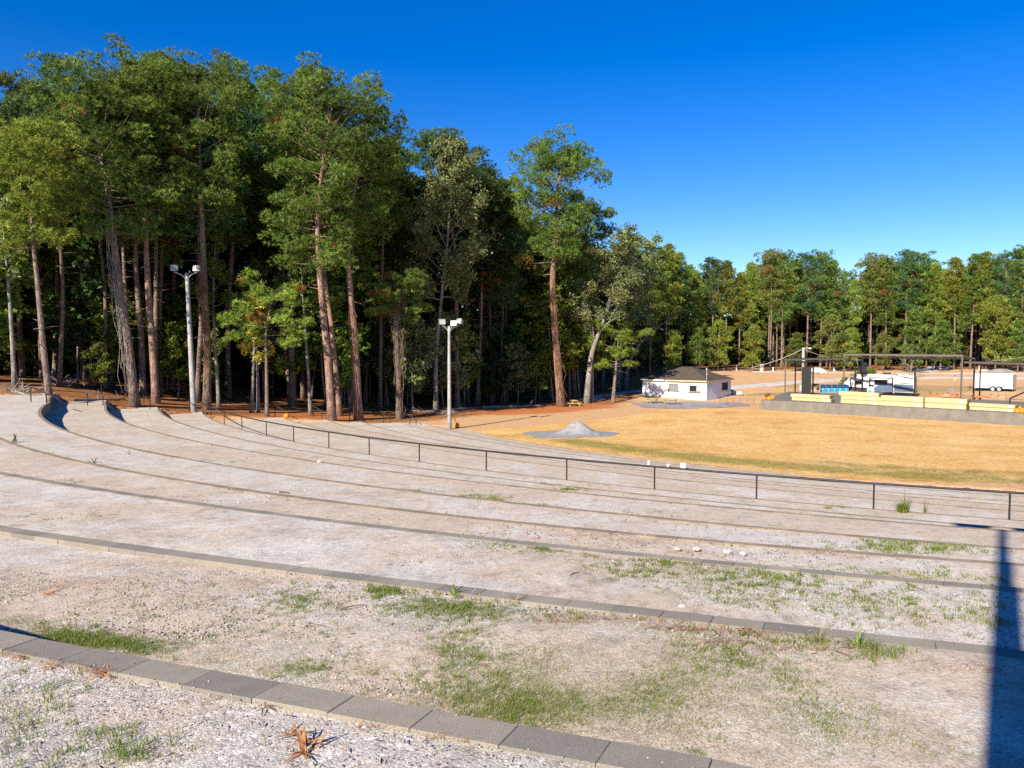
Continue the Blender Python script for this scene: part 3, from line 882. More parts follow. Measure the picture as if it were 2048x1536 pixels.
def pine_geo(seed, path, r0, cb, R, nb=60, sub=3, tuft=34, needle=10, L=0.44, W=0.042, pal='pine', brown=0.01, prof='round', up=0.25, deadb=8, dens=1.0, flat=0.62, rc=1.2):
    """path: trunk axis (local), cb: height of the crown's lowest limb, R: crown radius. -> trunk MB arrays, crown arrays"""
    rng = np.random.default_rng(seed)
    P = smooth_path(path, 20); H = P[-1, 2]
    tz = P[:, 2]
    rr = r0 * np.clip(1 - 0.80 * (tz / H) ** 1.15, 0.08, 1) * (1 + 0.35 * np.exp(-tz / 0.7))
    tv, tf = tube_np(P, rr, 10)
    wv, wf = [tv], [tf]; off = len(tv)
    def add_tube(pts, r, n=4):
        nonlocal off
        v, f = tube_np(pts, r, n, False)
        wv.append(v); wf.append([tuple(i + off for i in q) for q in f]); off += len(v)
    def trunk_at(z): return np.array([np.interp(z, tz, P[:, i]) for i in range(3)])
    C, D, CL = [], [], []
    az = rng.uniform(0, 6.28)
    for i in range(nb):
        u = (i + rng.uniform(0, 1)) / nb
        z = cb + (H * 0.985 - cb) * u ** 0.92
        az += 2.4 + rng.normal(0, 0.5)
        if prof == 'round': pr = (0.62 + 0.55 * u) if u < 0.55 else 0.92 * max(0.0, 1 - ((u - 0.55) / 0.47) ** 2) ** 0.5 + 0.14
        elif prof == 'cone': pr = (1 - u) ** 0.75 * min(1, 0.55 + u * 2.5) + 0.10
        elif prof == 'flat': pr = 0.95 - 0.35 * abs(u - 0.5)
        else: pr = 0.9 * (1 - (2 * u - 0.85) ** 2 * 0.8) if u > 0.3 else 0.75 + .4 * u
        bl = R * pr * rng.uniform(0.42, 1.15)
        el = -0.12 + 0.95 * u ** 1.6 + rng.normal(0, 0.15)
        b0 = trunk_at(z)
        d = np.array([math.cos(az) * math.cos(el), math.sin(az) * math.cos(el), math.sin(el)])
        s = np.linspace(0, 1, 6)
        sidev = np.array([-math.sin(az), math.cos(az), 0]) * rng.normal(0, 0.12)
        pts = b0 + d * bl * s[:, None] + np.array([0, 0, 1.0]) * (bl * up * s ** 2)[:, None] * (1.0 if u > 0.15 else 0.3) + sidev * bl * (s ** 2)[:, None]
        br = max(0.03, np.interp(z, tz, rr) * 0.38)
        add_tube(pts, br * (1 - 0.8 * s), 5)
        ns = max(2, int(sub * (0.6 + bl / R * 0.6) + rng.uniform(-0.5, 0.8)))
        for q in range(ns):
            w = 1.0 if q == 0 else rng.uniform(0.38, 0.95)
            o = np.array([np.interp(w, s, pts[:, c]) for c in range(3)])
            aa = az + (0 if q == 0 else rng.choice([-1, 1]) * rng.uniform(0.5, 1.25))
            sl = bl * rng.uniform(0.18, 0.40) * (1 if q else 0.35)
            e = o + np.array([math.cos(aa), math.sin(aa), rng.uniform(0.05, 0.55)]) * sl
            if q: add_tube(np.array([o, (o + e) / 2 + [0, 0, 0.04], e]), np.array([br * .35, br * .25, br * .12]), 3)
            n = max(3, int(tuft * dens * rng.uniform(0.7, 1.3)))
            off3 = rng.normal(size=(n, 3)); off3 = unit(off3 + [0, 0, .25]) * rng.uniform(0.35, 1, (n, 1)) ** 0.4
            off3 *= np.array([1, 1, flat]) * rc * rng.uniform(0.6, 1.3)
            along = rng.uniform(0, 0.8, (n, 1)) * (o - e) * (0.9 if q else 2.0)
            C.append(e + off3 + along * 0.15)
            D.append(unit(off3 * [1, 1, 1.5] + np.array([0, 0, 0.5]) + 0.35 * d))
            CL.append(np.full(n, len(CL)))
    for i in range(deadb):          # bare snags below the crown
        z = rng.uniform(0.35, 1.0) * cb; aa = rng.uniform(0, 6.28); bl = rng.uniform(0.4, 0.28 * R + 0.8)
        o = trunk_at(z); e = o + np.array([math.cos(aa), math.sin(aa), rng.uniform(-0.35, 0.3)]) * bl
        add_tube(np.array([o, (o + e) / 2 + [0, 0, rng.uniform(-.1, .1)], e]), np.array([.05, .035, .015]) * (r0 / .3) ** .5, 3)
    C = np.concatenate(C); D = np.concatenate(D); CL = np.concatenate(CL)
    ncl = CL.max() + 1
    cc = palette(pal, len(C), rng, 0)
    tone = rng.normal(1.0, 0.16, ncl)[CL][:, None]
    cc = np.clip(cc * tone, 0.004, 1)
    if brown:
        bm = (rng.random(ncl) < brown)[CL]
        cc[bm] = np.array((0.33, 0.13, 0.045)) * rng.uniform(.6, 1.2, (bm.sum(), 1))
    V = spikes(C, D, L, W, needle, rng)
    col = np.repeat(cc, needle * 3, 0) * np.repeat(rng.uniform(0.65, 1.4, (len(C) * needle, 1)), 3, 0)
    F = np.arange(len(V)).reshape(-1, 3)
    WV = np.concatenate(wv)
    k = H / max(np.percentile(V[:, 2], 99.8), 1.0)
    V[:, 2] *= k; WV[:, 2] *= k
    return WV, [q for f in wf for q in f], V, F, col

def broad_geo(seed, path, r0, cb, R, limbs=9, leaf=0.16, nleaf=26, pal='olive', spread=1.0, bare=0.0, tall=1.0, twig=True):
    rng = np.random.default_rng(seed)
    P = smooth_path(path, 16); H = P[-1, 2]; tz = P[:, 2]
    rr = r0 * np.clip(1 - 0.85 * (tz / H), 0.07, 1) * (1 + 0.3 * np.exp(-tz / 0.6))
    tv, tf = tube_np(P, rr, 9)
    wv, wf = [tv], [tf]; off = len(tv)
    C, CL = [], []
    def add_tube(pts, r, n=4):
        nonlocal off
        v, f = tube_np(pts, r, n, False)
        wv.append(v); wf.append([tuple(i + off for i in q) for q in f]); off += len(v)
    def grow(o, d, ln, r, lvl):
        s = np.linspace(0, 1, 5)
        bend = rng.normal(0, 0.18, 3) + np.array([0, 0, 0.12])
        pts = o + d * ln * s[:, None] + bend * ln * (s ** 2)[:, None]
        add_tube(pts, r * (1 - 0.6 * s), 5 if lvl == 0 else 3)
        if lvl >= 2 or ln < 0.5:
            if rng.random() < bare: return
            n = max(4, int(nleaf * rng.uniform(0.6, 1.3)))
            w = rng.uniform(0.25, 1.05, n)
            c = np.stack([np.interp(w, s, pts[:, q]) for q in range(3)], -1) + rng.normal(0, 0.20 * ln + 0.16, (n, 3))
            C.append(c); CL.append(np.full(n, len(CL)))
            return
        for q in range(3 if lvl == 0 else 3):
            w = 1.0 if q == 0 else rng.uniform(0.35, 0.9)
            oo = np.array([np.interp(w, s, pts[:, c]) for c in range(3)])
            dd = unit(d + rng.normal(0, 0.62 * spread, 3) + np.array([0, 0, 0.12]))
            grow(oo, dd, ln * rng.uniform(0.42, 0.66), r * 0.42, lvl + 1)
    az = rng.uniform(0, 6.28)
    for i in range(limbs):
        u = (i + rng.uniform(0, 1)) / limbs
        z = cb + (H - cb) * u * 0.97
        az += 2.4 + rng.normal(0, .4)
        el = 0.25 + 0.8 * u + rng.normal(0, 0.12)
        d = np.array([math.cos(az) * math.cos(el), math.sin(az) * math.cos(el), math.sin(el)])
        pr = (0.7 + 0.6 * u if u < .5 else 1.0 - 0.75 * (u - .5) * 1.3)
        o = np.array([np.interp(z, tz, P[:, c]) for c in range(3)])
        grow(o, d, R * pr * rng.uniform(0.5, 0.8), max(.03, np.interp(z, tz, rr) * 0.5), 0)
    C = np.concatenate(C); CL = np.concatenate(CL)
    cc = palette(pal, len(C), rng) * rng.normal(1, .15, CL.max() + 1)[CL][:, None]
    V = cards(C, leaf, rng); col = np.repeat(np.clip(cc, .004, 1), 4, 0)
    WV = np.concatenate(wv)
    k = H / max(np.percentile(V[:, 2], 99.8), 1.0)
    V[:, 2] *= k; WV[:, 2] *= k
    return WV, [q for f in wf for q in f], V, np.arange(len(V)).reshape(-1, 4), col

def tree_obj(name, geo, label, loc, group=None, cat='tree', bark='bark', leafm='needles'):
    wv, wf, V, F, col = geo
    root = thing(name, label, cat, loc, 0, group)
    me = bpy.data.meshes.new('trunk'); me.from_pydata([tuple(p) for p in wv], [], wf)
    finish(me, 'trunk', M[bark], root, True)
    np_mesh('crown', V, F, M[leafm], root, col)
    return root

def px_tree(px, D, top):
    """trunk axis through pixels px (first = base) at depth D, in local coordinates, plus its base"""
    b = at(px[0][0], px[0][1], D)
    gzb = g1(b[0], b[1])
    pts = [at(x, y, D) for x, y in px] + [at(top[0], top[1], D)]
    loc = np.array([b[0], b[1], gzb - 0.12])
    rng = random.Random(px[0][0])
    out = []
    for i, p in enumerate(pts):
        q = p - loc
        q[1] = 0.0 if i == 0 else q[1] + rng.uniform(-.2, .2)
        if i == 0: q[2] = 0.0; q[0] = 0
        out.append(q)
    return out, loc

def hero_pine(px, D, top, cbpx, hw, tw, label, seed, name='pine_tree', bark='bark', **kw):
    path, loc = px_tree(px, D, top)
    cb = at(top[0], cbpx, D)[2] - loc[2]
    m = D / FPX
    kw.setdefault('nb', int(26 + (path[-1][2] - cb) * 1.9))
    geo = pine_geo(seed, path, tw * m / 2, cb, hw * m, **kw)
    return tree_obj(name, geo, label, loc, None, 'tree', bark)
def hero_broad(px, D, top, cbpx, hw, tw, label, seed, name='broadleaf_tree', bark='bark_grey', **kw):
    path, loc = px_tree(px, D, top)
    cb = at(top[0], cbpx, D)[2] - loc[2]
    m = D / FPX
    geo = broad_geo(seed, path, tw * m / 2, cb, hw * m, **kw)
    return tree_obj(name, geo, label, loc, None, 'tree', bark, 'leaves')

if True:
    hero_broad([(30,774),(22,640),(18,560),(8,450)], 74, (8,360), 560, 42, 10, 'slender pale-barked broadleaf tree with thin olive leaves at the left edge of the photo', 1, limbs=14, pal='olive', nleaf=44)
    hero_pine([(45,766),(40,640),(36,480),(32,320)], 92, (22,133), 430, 80, 12, 'tall pine whose narrow crown tops the left edge of the skyline', 2, brown=.008)
    hero_pine([(100,802),(88,690),(76,560),(62,440),(56,330)], 70, (58,240), 470, 88, 13, 'leaning pine with smooth grey trunk behind the highest stair handrail', 3, pal='bright', deadb=14)
    hero_pine([(92,775),(80,640),(62,500)], 84, (75,235), 450, 60, 9, 'dark thin pine standing right behind the leaning smooth-trunked pine', 4)
    hero_pine([(270,813),(258,690),(235,520),(222,380),(205,280),(182,190)], 78, (170,128), 440, 128, 18, 'huge pine with vine-clad leaning trunk and widest crown, behind the stair', 5, nb=84, pal='pine', deadb=20, brown=.012)
    hero_pine([(312,807),(305,690),(292,520),(292,380),(275,240)], 82, (262,100), 400, 92, 15, 'tallest pine of the wood, red straight trunk just right of the vine-clad giant', 6, bark='bark_red', brown=.01)
    hero_pine([(286,802),(284,680),(268,500),(285,300)], 88, (310,112), 420, 75, 13, 'shadowed pine trunk squeezed between the vine-clad giant and the red straight one', 7, brown=.02)
    hero_pine([(324,806),(318,650),(325,450)], 92, (352,120), 430, 66, 9, 'thin reddish pine close behind the tallest straight pine', 8, bark='bark_red')
    hero_pine([(413,822),(415,700),(408,560),(404,420),(400,300),(397,220)], 84, (390,115), 400, 88, 16, 'tall dark-barked pine just right of the taller floodlight pole', 9, pal='pine', deadb=16, brown=.02)
    hero_broad([(438,813),(432,690),(425,600)], 88, (430,440), 640, 48, 8, 'thin grey broadleaf tree right of the dark-barked pine by the tall light pole', 10, limbs=14, pal='leaf', nleaf=44)
    hero_pine([(346,800),(345,640),(350,450)], 100, (445,138), 430, 78, 10, 'dark-trunked pine standing in shade behind the taller floodlight pole', 11)
    hero_pine([(458,802),(456,640),(470,400)], 99, (500,137), 470, 80, 11, 'pine with flat-topped crown between the tall light pole and the bright sapling', 12)
    hero_pine([(585,809),(584,640),(580,500),(575,350)], 97, (570,150), 480, 82, 15, 'straight grey-trunked pine behind and right of the brown-topped sapling', 13, deadb=14, brown=.015)
    hero_broad([(503,825),(508,720),(510,650)], 86, (505,585), 715, 42, 8, 'small yellow-leaved tree with twin stems left of the brown-topped sapling', 14, limbs=11, pal='yleaf', nleaf=40, leaf=.15)
    hero_broad([(517,823),(514,740),(512,660)], 87, (522,560), 690, 30, 7, 'thin stem leaning against the small yellow-leaved tree', 15, limbs=6, pal='leaf', nleaf=14)
    hero_pine([(534,828),(533,720),(530,640)], 84, (545,540), 668, 90, 8, 'small bright green pine sapling with a dead brown drooping top', 16, nb=30, pal='bright', prof='flat', up=-0.12, deadb=6, brown=.10, rc=.8, tuft=24, flat=.6)
    hero_broad([(621,825),(617,740),(606,600)], 91, (600,470), 620, 42, 8, 'pale crooked broadleaf tree left of the two big sunlit pine trunks', 17, limbs=14, pal='leaf', nleaf=44)
    hero_pine([(664,841),(655,700),(640,560),(632,420),(645,280)], 86, (668,138), 520, 112, 16, 'big sunlit pine with leaning trunk rooted right at the stair edge', 18, nb=88, bark='bark_red', deadb=10, brown=.015)
    hero_pine([(680,833),(668,700),(660,620),(640,480)], 92, (602,158), 450, 78, 11, 'second pine leaning close behind the big sunlit pine at the stair edge', 19, bark='bark_red', brown=.02)
    hero_pine([(717,838),(712,700),(700,560),(692,450),(712,330)], 90, (735,190), 440, 82, 17, 'stout red-barked pine right of the leaning sunlit pair, burnt patch on its trunk', 20, bark='bark_red', brown=.03)
    hero_pine([(798,835),(797,740),(793,660)], 95, (800,542), 615, 66, 13, 'short vine-smothered pine with flat green pads near the shorter floodlight pole', 21, nb=24, prof='flat', flat=.35, brown=.08, deadb=22)
    hero_pine([(760,815),(762,640),(765,450)], 104, (778,270), 450, 52, 9, 'pine on the slope of the skyline where the crowns drop, behind the vine-smothered one', 22)
    hero_pine([(915,816),(912,640),(914,500)], 112, (866,258), 430, 60, 11, 'thin dark pine behind the shorter floodlight pole, blue-green crown over the olive tree', 23, pal='bluish')
    hero_broad([(872,812),(870,700),(885,560),(898,430)], 106, (905,275), 590, 100, 10, 'tall olive-leaved broadleaf tree above the shorter floodlight pole', 24, limbs=34, pal='olive', nleaf=80, leaf=.21)
    hero_pine([(936,803),(932,620),(930,450)], 124, (932,292), 440, 46, 8, 'pine peeping out right of the tall olive broadleaf crown', 25, pal='bluish')
    hero_pine([(985,800),(980,620),(972,460)], 128, (962,338), 470, 40, 8, 'slim pine in shade between the olive tree and the lone big pine', 26)
    hero_pine([(1012,800),(1012,600),(1014,450)], 130, (1004,350), 470, 46, 9, 'small-crowned pine just left of the lone big pine', 27, pal='bright')
    hero_pine([(1123,813),(1113,700),(1104,560),(1107,480),(1115,400),(1112,340)], 118, (1130,275), 505, 80, 17, 'lone big pine with layered crown standing out against the sky', 28, nb=96, sub=3, bark='bark_red', deadb=14, brown=.03, tuft=40, rc=1.35)
    hero_pine([(1150,806),(1140,640),(1160,520)], 134, (1180,400), 520, 52, 9, 'pine filling the sky gap right behind the lone big pine', 29)
    hero_broad([(1173,807),(1178,740),(1182,690),(1200,635),(1222,570)], 124, (1235,480), 640, 88, 14, 'leaning broadleaf tree with pale forked limbs right of the picnic table', 30, limbs=22, pal='olive', nleaf=64, bare=.2, leaf=.2)
    hero_broad([(1184,805),(1185,700),(1188,640)], 125, (1160,560), 660, 40, 8, 'thin twin stem beside the leaning pale-limbed broadleaf tree', 31, limbs=10, pal='olive', bare=.3, nleaf=40, leaf=.2)
    hero_broad([(1236,778),(1240,660),(1250,560)], 146, (1256,455), 660, 76, 9, 'olive crowned broadleaf tree behind the leaning pale-limbed one', 32, limbs=30, pal='olive', nleaf=80, leaf=.24)
    hero_broad([(1250,774),(1254,720),(1280,670),(1325,628)], 152, (1355,610), 680, 52, 11, 'strongly leaning bare-limbed tree left of the white house', 33, limbs=10, pal='leaf', nleaf=34, bare=.35, leaf=.2)
    hero_pine([(1226,797),(1231,730)], 125, (1238,640), 722, 56, 8, 'small bushy pine low in the shade left of the white house', 34, nb=24, pal='bright', rc=.95)

# skyline as seen over the wood: no tree behind may rise above it
SKYL = np.array([(-400,150),(0,165),(60,200),(90,165),(300,140),(430,150),(540,165),(700,200),(770,275),(800,300),(950,345),(1000,385),(1030,430),(1090,440),(1200,480),(1290,495),(1345,505),(1385,520),(1404,552),(1440,530),(1500,525),(1560,515),(1690,535),(1710,572),(1740,525),(1850,515),(1885,540),(1930,525),(1985,515),(2048,505),(2500,505)], float)

# ---- kinds that repeat
def straight(H, lean, seed):
    r = random.Random(seed)
    return [(0, 0, 0), (lean * .3 + r.uniform(-.2, .2), r.uniform(-.3, .3), H * .35), (lean * .6, r.uniform(-.4, .4), H * .65), (lean, r.uniform(-.3, .3), H)]
KIND = {}
for i in range(5):     # slender interior pines, 30 m tall
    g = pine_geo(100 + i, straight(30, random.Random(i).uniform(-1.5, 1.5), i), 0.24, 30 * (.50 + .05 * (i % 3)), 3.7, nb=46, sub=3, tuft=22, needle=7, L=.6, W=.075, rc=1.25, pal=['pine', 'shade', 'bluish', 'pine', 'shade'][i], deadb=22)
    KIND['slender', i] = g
for i in range(9):     # pines of the far edge, 30 m tall
    g = pine_geo(200 + i, straight(30, random.Random(50 + i).uniform(-.8, .8), i + 9), 0.25, 30 * [.42, .50, .36, .56, .44, .52, .38, .60, .48][i], [3.5, 2.9, 3.6, 3.8, 3.0, 3.7, 2.8, 4.2, 3.2][i], nb=44, sub=3, tuft=20, needle=7, L=.55, W=.075, rc=1.15,
                 pal=['pine', 'bright', 'pine', 'yellowish', 'bright', 'bluish', 'bright', 'pine', 'yellowish'][i], prof=['round', 'cone', 'mid', 'round', 'cone', 'round', 'cone', 'round', 'mid'][i], deadb=24, brown=.01)
    KIND['far', i] = g
for i in range(3):     # young bushy pines, 15 m tall, green nearly to the ground
    g = pine_geo(300 + i, straight(15, .3, i + 30), 0.16, 15 * .16, 3.4, nb=40, sub=3, tuft=20, needle=8, L=.5, W=.075, pal=['pine', 'bright', 'yellowish'][i], prof='mid', deadb=2)
    KIND['young', i] = g
for i in range(4):     # understorey broadleaf trees, 10 m tall
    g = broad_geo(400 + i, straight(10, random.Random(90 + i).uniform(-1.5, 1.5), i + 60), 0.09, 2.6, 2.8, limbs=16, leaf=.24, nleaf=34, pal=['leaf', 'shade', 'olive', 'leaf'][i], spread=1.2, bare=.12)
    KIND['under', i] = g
HN = {'slender': 30.0, 'far': 30.0, 'young': 15.0, 'under': 10.0}
MESH = {}
def plant(kind, i, loc, H, rz, label, group, name, sx=1.0):
    key = (kind, i)
    s = H / HN[kind]
    if key not in MESH:
        o = tree_obj(name, KIND[key], label, loc, group, 'tree', {'under': 'bark_grey'}.get(kind, 'bark'), 'leaves' if kind == 'under' else 'needles')
        MESH[key] = o
    else:
        o = copy_tree(MESH[key]); o.name = name
        o.location = loc; tag(o, label, 'tree', group)
        for ch, nm in zip(o.children, ('trunk', 'crown')): pass
    o.rotation_euler = (0, 0, rz); o.scale = (s * sx, s * sx, s)
    return o

rng = random.Random(11)
used = []
def free(x, y, d):
    for (a, b) in used:
        if (a - x) ** 2 + (b - y) ** 2 < d * d: return False
    return True
def top_limit(x, y, z):
    px, _ = pix(x, y, z)
    sy = np.interp(px, SKYL[:, 0], SKYL[:, 1])
    return px, at(px, sy, y)[2] - z
def edge_point(t, d):
    seg = np.linalg.norm(np.diff(EDGE, axis=0), axis=1); cum = np.r_[0, np.cumsum(seg)]
    s = t * cum[-1]; i = min(len(seg) - 1, int(np.searchsorted(cum, s, 'right') - 1))
    u = (s - cum[i]) / seg[i]
    p = EDGE[i] + (EDGE[i + 1] - EDGE[i]) * u
    T = (EDGE[i + 1] - EDGE[i]) / seg[i]
    return p + d * np.array([-T[1], T[0]]), i

# far edge of the clearing: front row set out from the photo
FAR = [  # px base x, base y, D, top px, top y, kind, variant, label
 (1300,752,178,1312,482,'far',0,'pine at the wood corner rising behind the white house'),
 (1330,748,186,1350,488,'far',4,'bright pine behind the roof of the white house'),
 (1362,745,195,1374,505,'far',2,'pine rising over the house ridge beside the gap in the skyline'),
 (1388,742,204,1392,540,'far',6,'low-topped pine at the dip of the skyline right of the house'),
 (1422,741,205,1438,513,'far',5,'round-topped pine just right of the skyline dip'),
 (1452,741,204,1470,522,'far',1,'narrow pine with thin straight trunk left of the grey pedestal'),
 (1478,741,206,1496,545,'far',4,'shorter bright pine left of the tall umbrella-topped far pine'),
 (1540,738,207,1524,498,'far',3,'umbrella-topped far pine with long bare trunk above the left canopy'),
 (1563,737,208,1572,502,'far',0,'pale-trunked far pine directly above the black panel'),
 (1612,737,210,1610,504,'far',5,'dense round far pine behind the wooden utility pole'),
 (1640,736,211,1650,500,'far',0,'broad far pine behind the row of blue drums'),
 (1668,736,212,1690,520,'far',2,'thin-topped far pine left of the main canopy'),
 (1705,736,213,1712,560,'far',1,'low far pine at the notch in the treeline above the main canopy'),
 (1740,736,213,1746,506,'far',3,'yellowish far pine with bare lower limbs above the caravan'),
 (1772,736,212,1780,515,'far',2,'far pine just right of the yellowish one above the caravan'),
 (1806,735,210,1800,498,'far',5,'tall far pine above the caravan roof vent'),
 (1838,735,208,1846,504,'far',0,'far pine with wide crown over the right half of the main canopy'),
 (1872,735,205,1880,528,'far',6,'lower far pine above the right end of the main canopy'),
 (1908,735,203,1900,515,'far',1,'far pine standing over the right canopy corner'),
 (1940,736,201,1936,508,'far',2,'far pine above the tongue of the white cargo trailer'),
 (1972,736,199,1985,503,'far',4,'bright yellow-green far pine above the white cargo trailer'),
 (2005,736,197,2012,500,'far',5,'far pine above the rear of the white cargo trailer'),
 (2042,737,194,2046,490,'far',0,'tall far pine at the right edge of the photo'),
 (1822,742,196,1822,620,'young',0,'young bushy pine with rounded green skirt behind the main canopy'),
 (1436,744,198,1436,640,'young',1,'young bushy pine in front of the far trunks right of the house'),
 (1392,746,192,1396,655,'young',0,'young bushy pine beside the house vent pipe'),
 (1505,742,200,1500,650,'young',1,'young bushy pine left of the guy wire'),
 (1660,741,204,1660,630,'young',2,'yellowish young pine left of the main canopy'),
 (1590,740,203,1592,665,'young',0,'small bushy pine left of the wooden utility pole'),
 (1700,741,203,1706,655,'young',1,'young bushy pine behind the main canopy left post'),
 (1765,741,203,1768,665,'young',2,'yellowish young pine behind the caravan roof'),
 (1880,740,198,1884,640,'young',0,'young bushy pine above the right post of the main canopy'),
 (1990,741,192,1994,590,'young',1,'tallest young pine, bright green, above the white cargo trailer'),
 (2035,741,188,2034,640,'young',0,'young bushy pine at the right edge of the photo'),
 (1345,749,184,1340,660,'young',1,'young bushy pine showing above the left of the house roof')]
for bx, by, D, tx, ty, kd, vi, lab in FAR:
    p = at(bx, by, D); z = g1(p[0], p[1]) - .1
    H = at(tx, ty, D)[2] - z
    plant(kd, vi, (p[0], p[1], z), H, rng.uniform(0, 6.28), lab, 'pines along the far edge of the clearing', 'pine_tree', rng.uniform(.92, 1.12))
    used.append((p[0], p[1]))
# second and third rows behind them
n = 0
for tries in range(1500):
    if n >= 95: break
    t = rng.uniform(0.44, 1.0); q, i = edge_point(t, rng.uniform(3, 36))
    if q[1] < 120 or not free(q[0], q[1], 3.9): continue
    z = g1(*q) - .1
    px, lim = top_limit(q[0], q[1], z)
    if px < 1240 or px > 2350: continue
    H = min(lim - 5.5 * rng.random() ** 1.6, 37)
    if H < 14: continue
    plant('far', rng.randrange(9), (q[0], q[1], z), H, rng.uniform(0, 6.28), 'far pine in the dense rows behind the front pines of the treeline', 'pines massed behind the far treeline', 'pine_tree', rng.uniform(.9, 1.1))
    used.append(tuple(q)); n += 1
# the dark wood on the left
for px_, D_ in [(20,92),(92,84),(270,78),(312,82),(413,84),(585,97),(664,86),(717,90),(798,95),(915,112),(872,106),(1123,118),(1173,124)]:
    p = at(px_, 800, D_); used.append((p[0], p[1]))
n = 0
for tries in range(3000):
    if n >= 135: break
    t = rng.uniform(0.04, 0.60); q, i = edge_point(t, 3 + 52 * rng.random() ** 1.3)
    if not free(q[0], q[1], 3.7): continue
    z = g1(*q) - .1
    if q[1] < 45: continue
    px, lim = top_limit(q[0], q[1], z)
    if px < -420 or px > 1330: continue
    H = min(lim - rng.uniform(0.5, 5), 37)
    if H < 12: continue
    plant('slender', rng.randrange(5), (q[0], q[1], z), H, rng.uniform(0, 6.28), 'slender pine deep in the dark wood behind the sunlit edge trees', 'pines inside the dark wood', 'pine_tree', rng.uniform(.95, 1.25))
    used.append(tuple(q)); n += 1
n = 0
for tries in range(2000):
    if n >= 110: break
    t = rng.uniform(0.05, 0.60); q, i = edge_point(t, 2.0 + 26 * rng.random() ** 1.4)
    if not free(q[0], q[1], 2.0) or q[1] < 48: continue
    z = g1(*q) - .1
    px, lim = top_limit(q[0], q[1], z)
    if px < -300 or px > 1320: continue
    H = min(rng.uniform(5, 12) if rng.random() < .55 else rng.uniform(11, 21), lim - 4)
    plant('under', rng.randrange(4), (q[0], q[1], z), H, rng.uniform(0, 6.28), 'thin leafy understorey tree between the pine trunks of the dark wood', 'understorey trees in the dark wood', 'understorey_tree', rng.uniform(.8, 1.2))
    used.append(tuple(q)); n += 1
n = 0
for tries in range(600):
    if n >= 26: break
    t = rng.uniform(0.60, 0.99); q, i = edge_point(t, 1.0 + 14 * rng.random())
    if not free(q[0], q[1], 2.5) or q[1] < 120: continue
    z = g1(*q) - .1
    plant('under', rng.randrange(4), (q[0], q[1], z), rng.uniform(4, 9), rng.uniform(0, 6.28), 'low leafy tree among the trunks of the far treeline', 'low trees in the far treeline', 'understorey_tree', 1.1)
    used.append(tuple(q)); n += 1

def wood_depth(q):
    best, sg = 1e9, 0
    for i in range(len(EDGE) - 1):
        p = EDGE[i]; d = EDGE[i + 1] - p
        t = min(1, max(0, ((q - p) @ d) / (d @ d))); e = q - p - t * d; dd = math.hypot(*e)
        if dd < best: best, sg = dd, (1 if d[0] * e[1] - d[1] * e[0] > 0 else -1)
    return best * sg
def deep_wood():
    """the far-off inside of the wood that reads as one dark mass"""
    r = np.random.default_rng(4)
    V, F = [], []; C = []
    off = 0
    for i in range(900):
        t = r.uniform(0.0, 1.0); q, _ = edge_point(t, r.uniform(36 if t < .6 else 26, 92 if t < .6 else 62))
        if q[1] < 40: continue
        z = g1(*q)
        px, lim = top_limit(q[0], q[1], z)
        H = max(7.0, min(lim - r.uniform(1, 7), 30))
        v, f = tube_np([(q[0], q[1], z - .3), (q[0] + r.normal(0, .3), q[1], z + H * .5), (q[0] + r.normal(0, .6), q[1], z + H)], [0.24, .18, .05], 5, False)
        V.append(v); F.extend([tuple(k + off for k in g) for g in f]); off += len(v)
        m = 210
        hz = np.where(r.random(m) < .6, r.uniform(0, 9, m), r.uniform(0.02, 1, m) * H)
        C.append(np.stack([r.normal(0, 2.6, m), r.normal(0, 2.6, m), hz], -1) + [q[0], q[1], z])
    for px in np.arange(-320, 2400, 7.0):            # close every line of sight
        for need in (34, 48):
            for D in np.arange(70, 360, 4.0):
                q = at(px, 720, D)[:2]
                if wood_depth(q) > need: break
            z = g1(*q); _, lim = top_limit(q[0], q[1], z); H = min(max(6, lim - 4), 16)
            m = 150
            C.append(np.stack([r.normal(0, 1.6, m), r.normal(0, 2.0, m), r.uniform(0, 1, m) ** 1.2 * H], -1) + [q[0], q[1], z])
    C = np.concatenate(C)
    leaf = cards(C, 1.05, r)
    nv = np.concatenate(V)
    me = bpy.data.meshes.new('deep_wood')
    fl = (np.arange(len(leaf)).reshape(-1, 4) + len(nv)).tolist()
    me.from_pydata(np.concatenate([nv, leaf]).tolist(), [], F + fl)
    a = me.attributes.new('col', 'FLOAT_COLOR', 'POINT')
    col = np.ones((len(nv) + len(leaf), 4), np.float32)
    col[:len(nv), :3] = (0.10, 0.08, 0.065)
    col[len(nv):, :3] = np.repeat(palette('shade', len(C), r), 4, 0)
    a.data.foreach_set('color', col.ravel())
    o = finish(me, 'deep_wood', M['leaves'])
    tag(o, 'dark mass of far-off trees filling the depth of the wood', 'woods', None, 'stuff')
deep_wood()

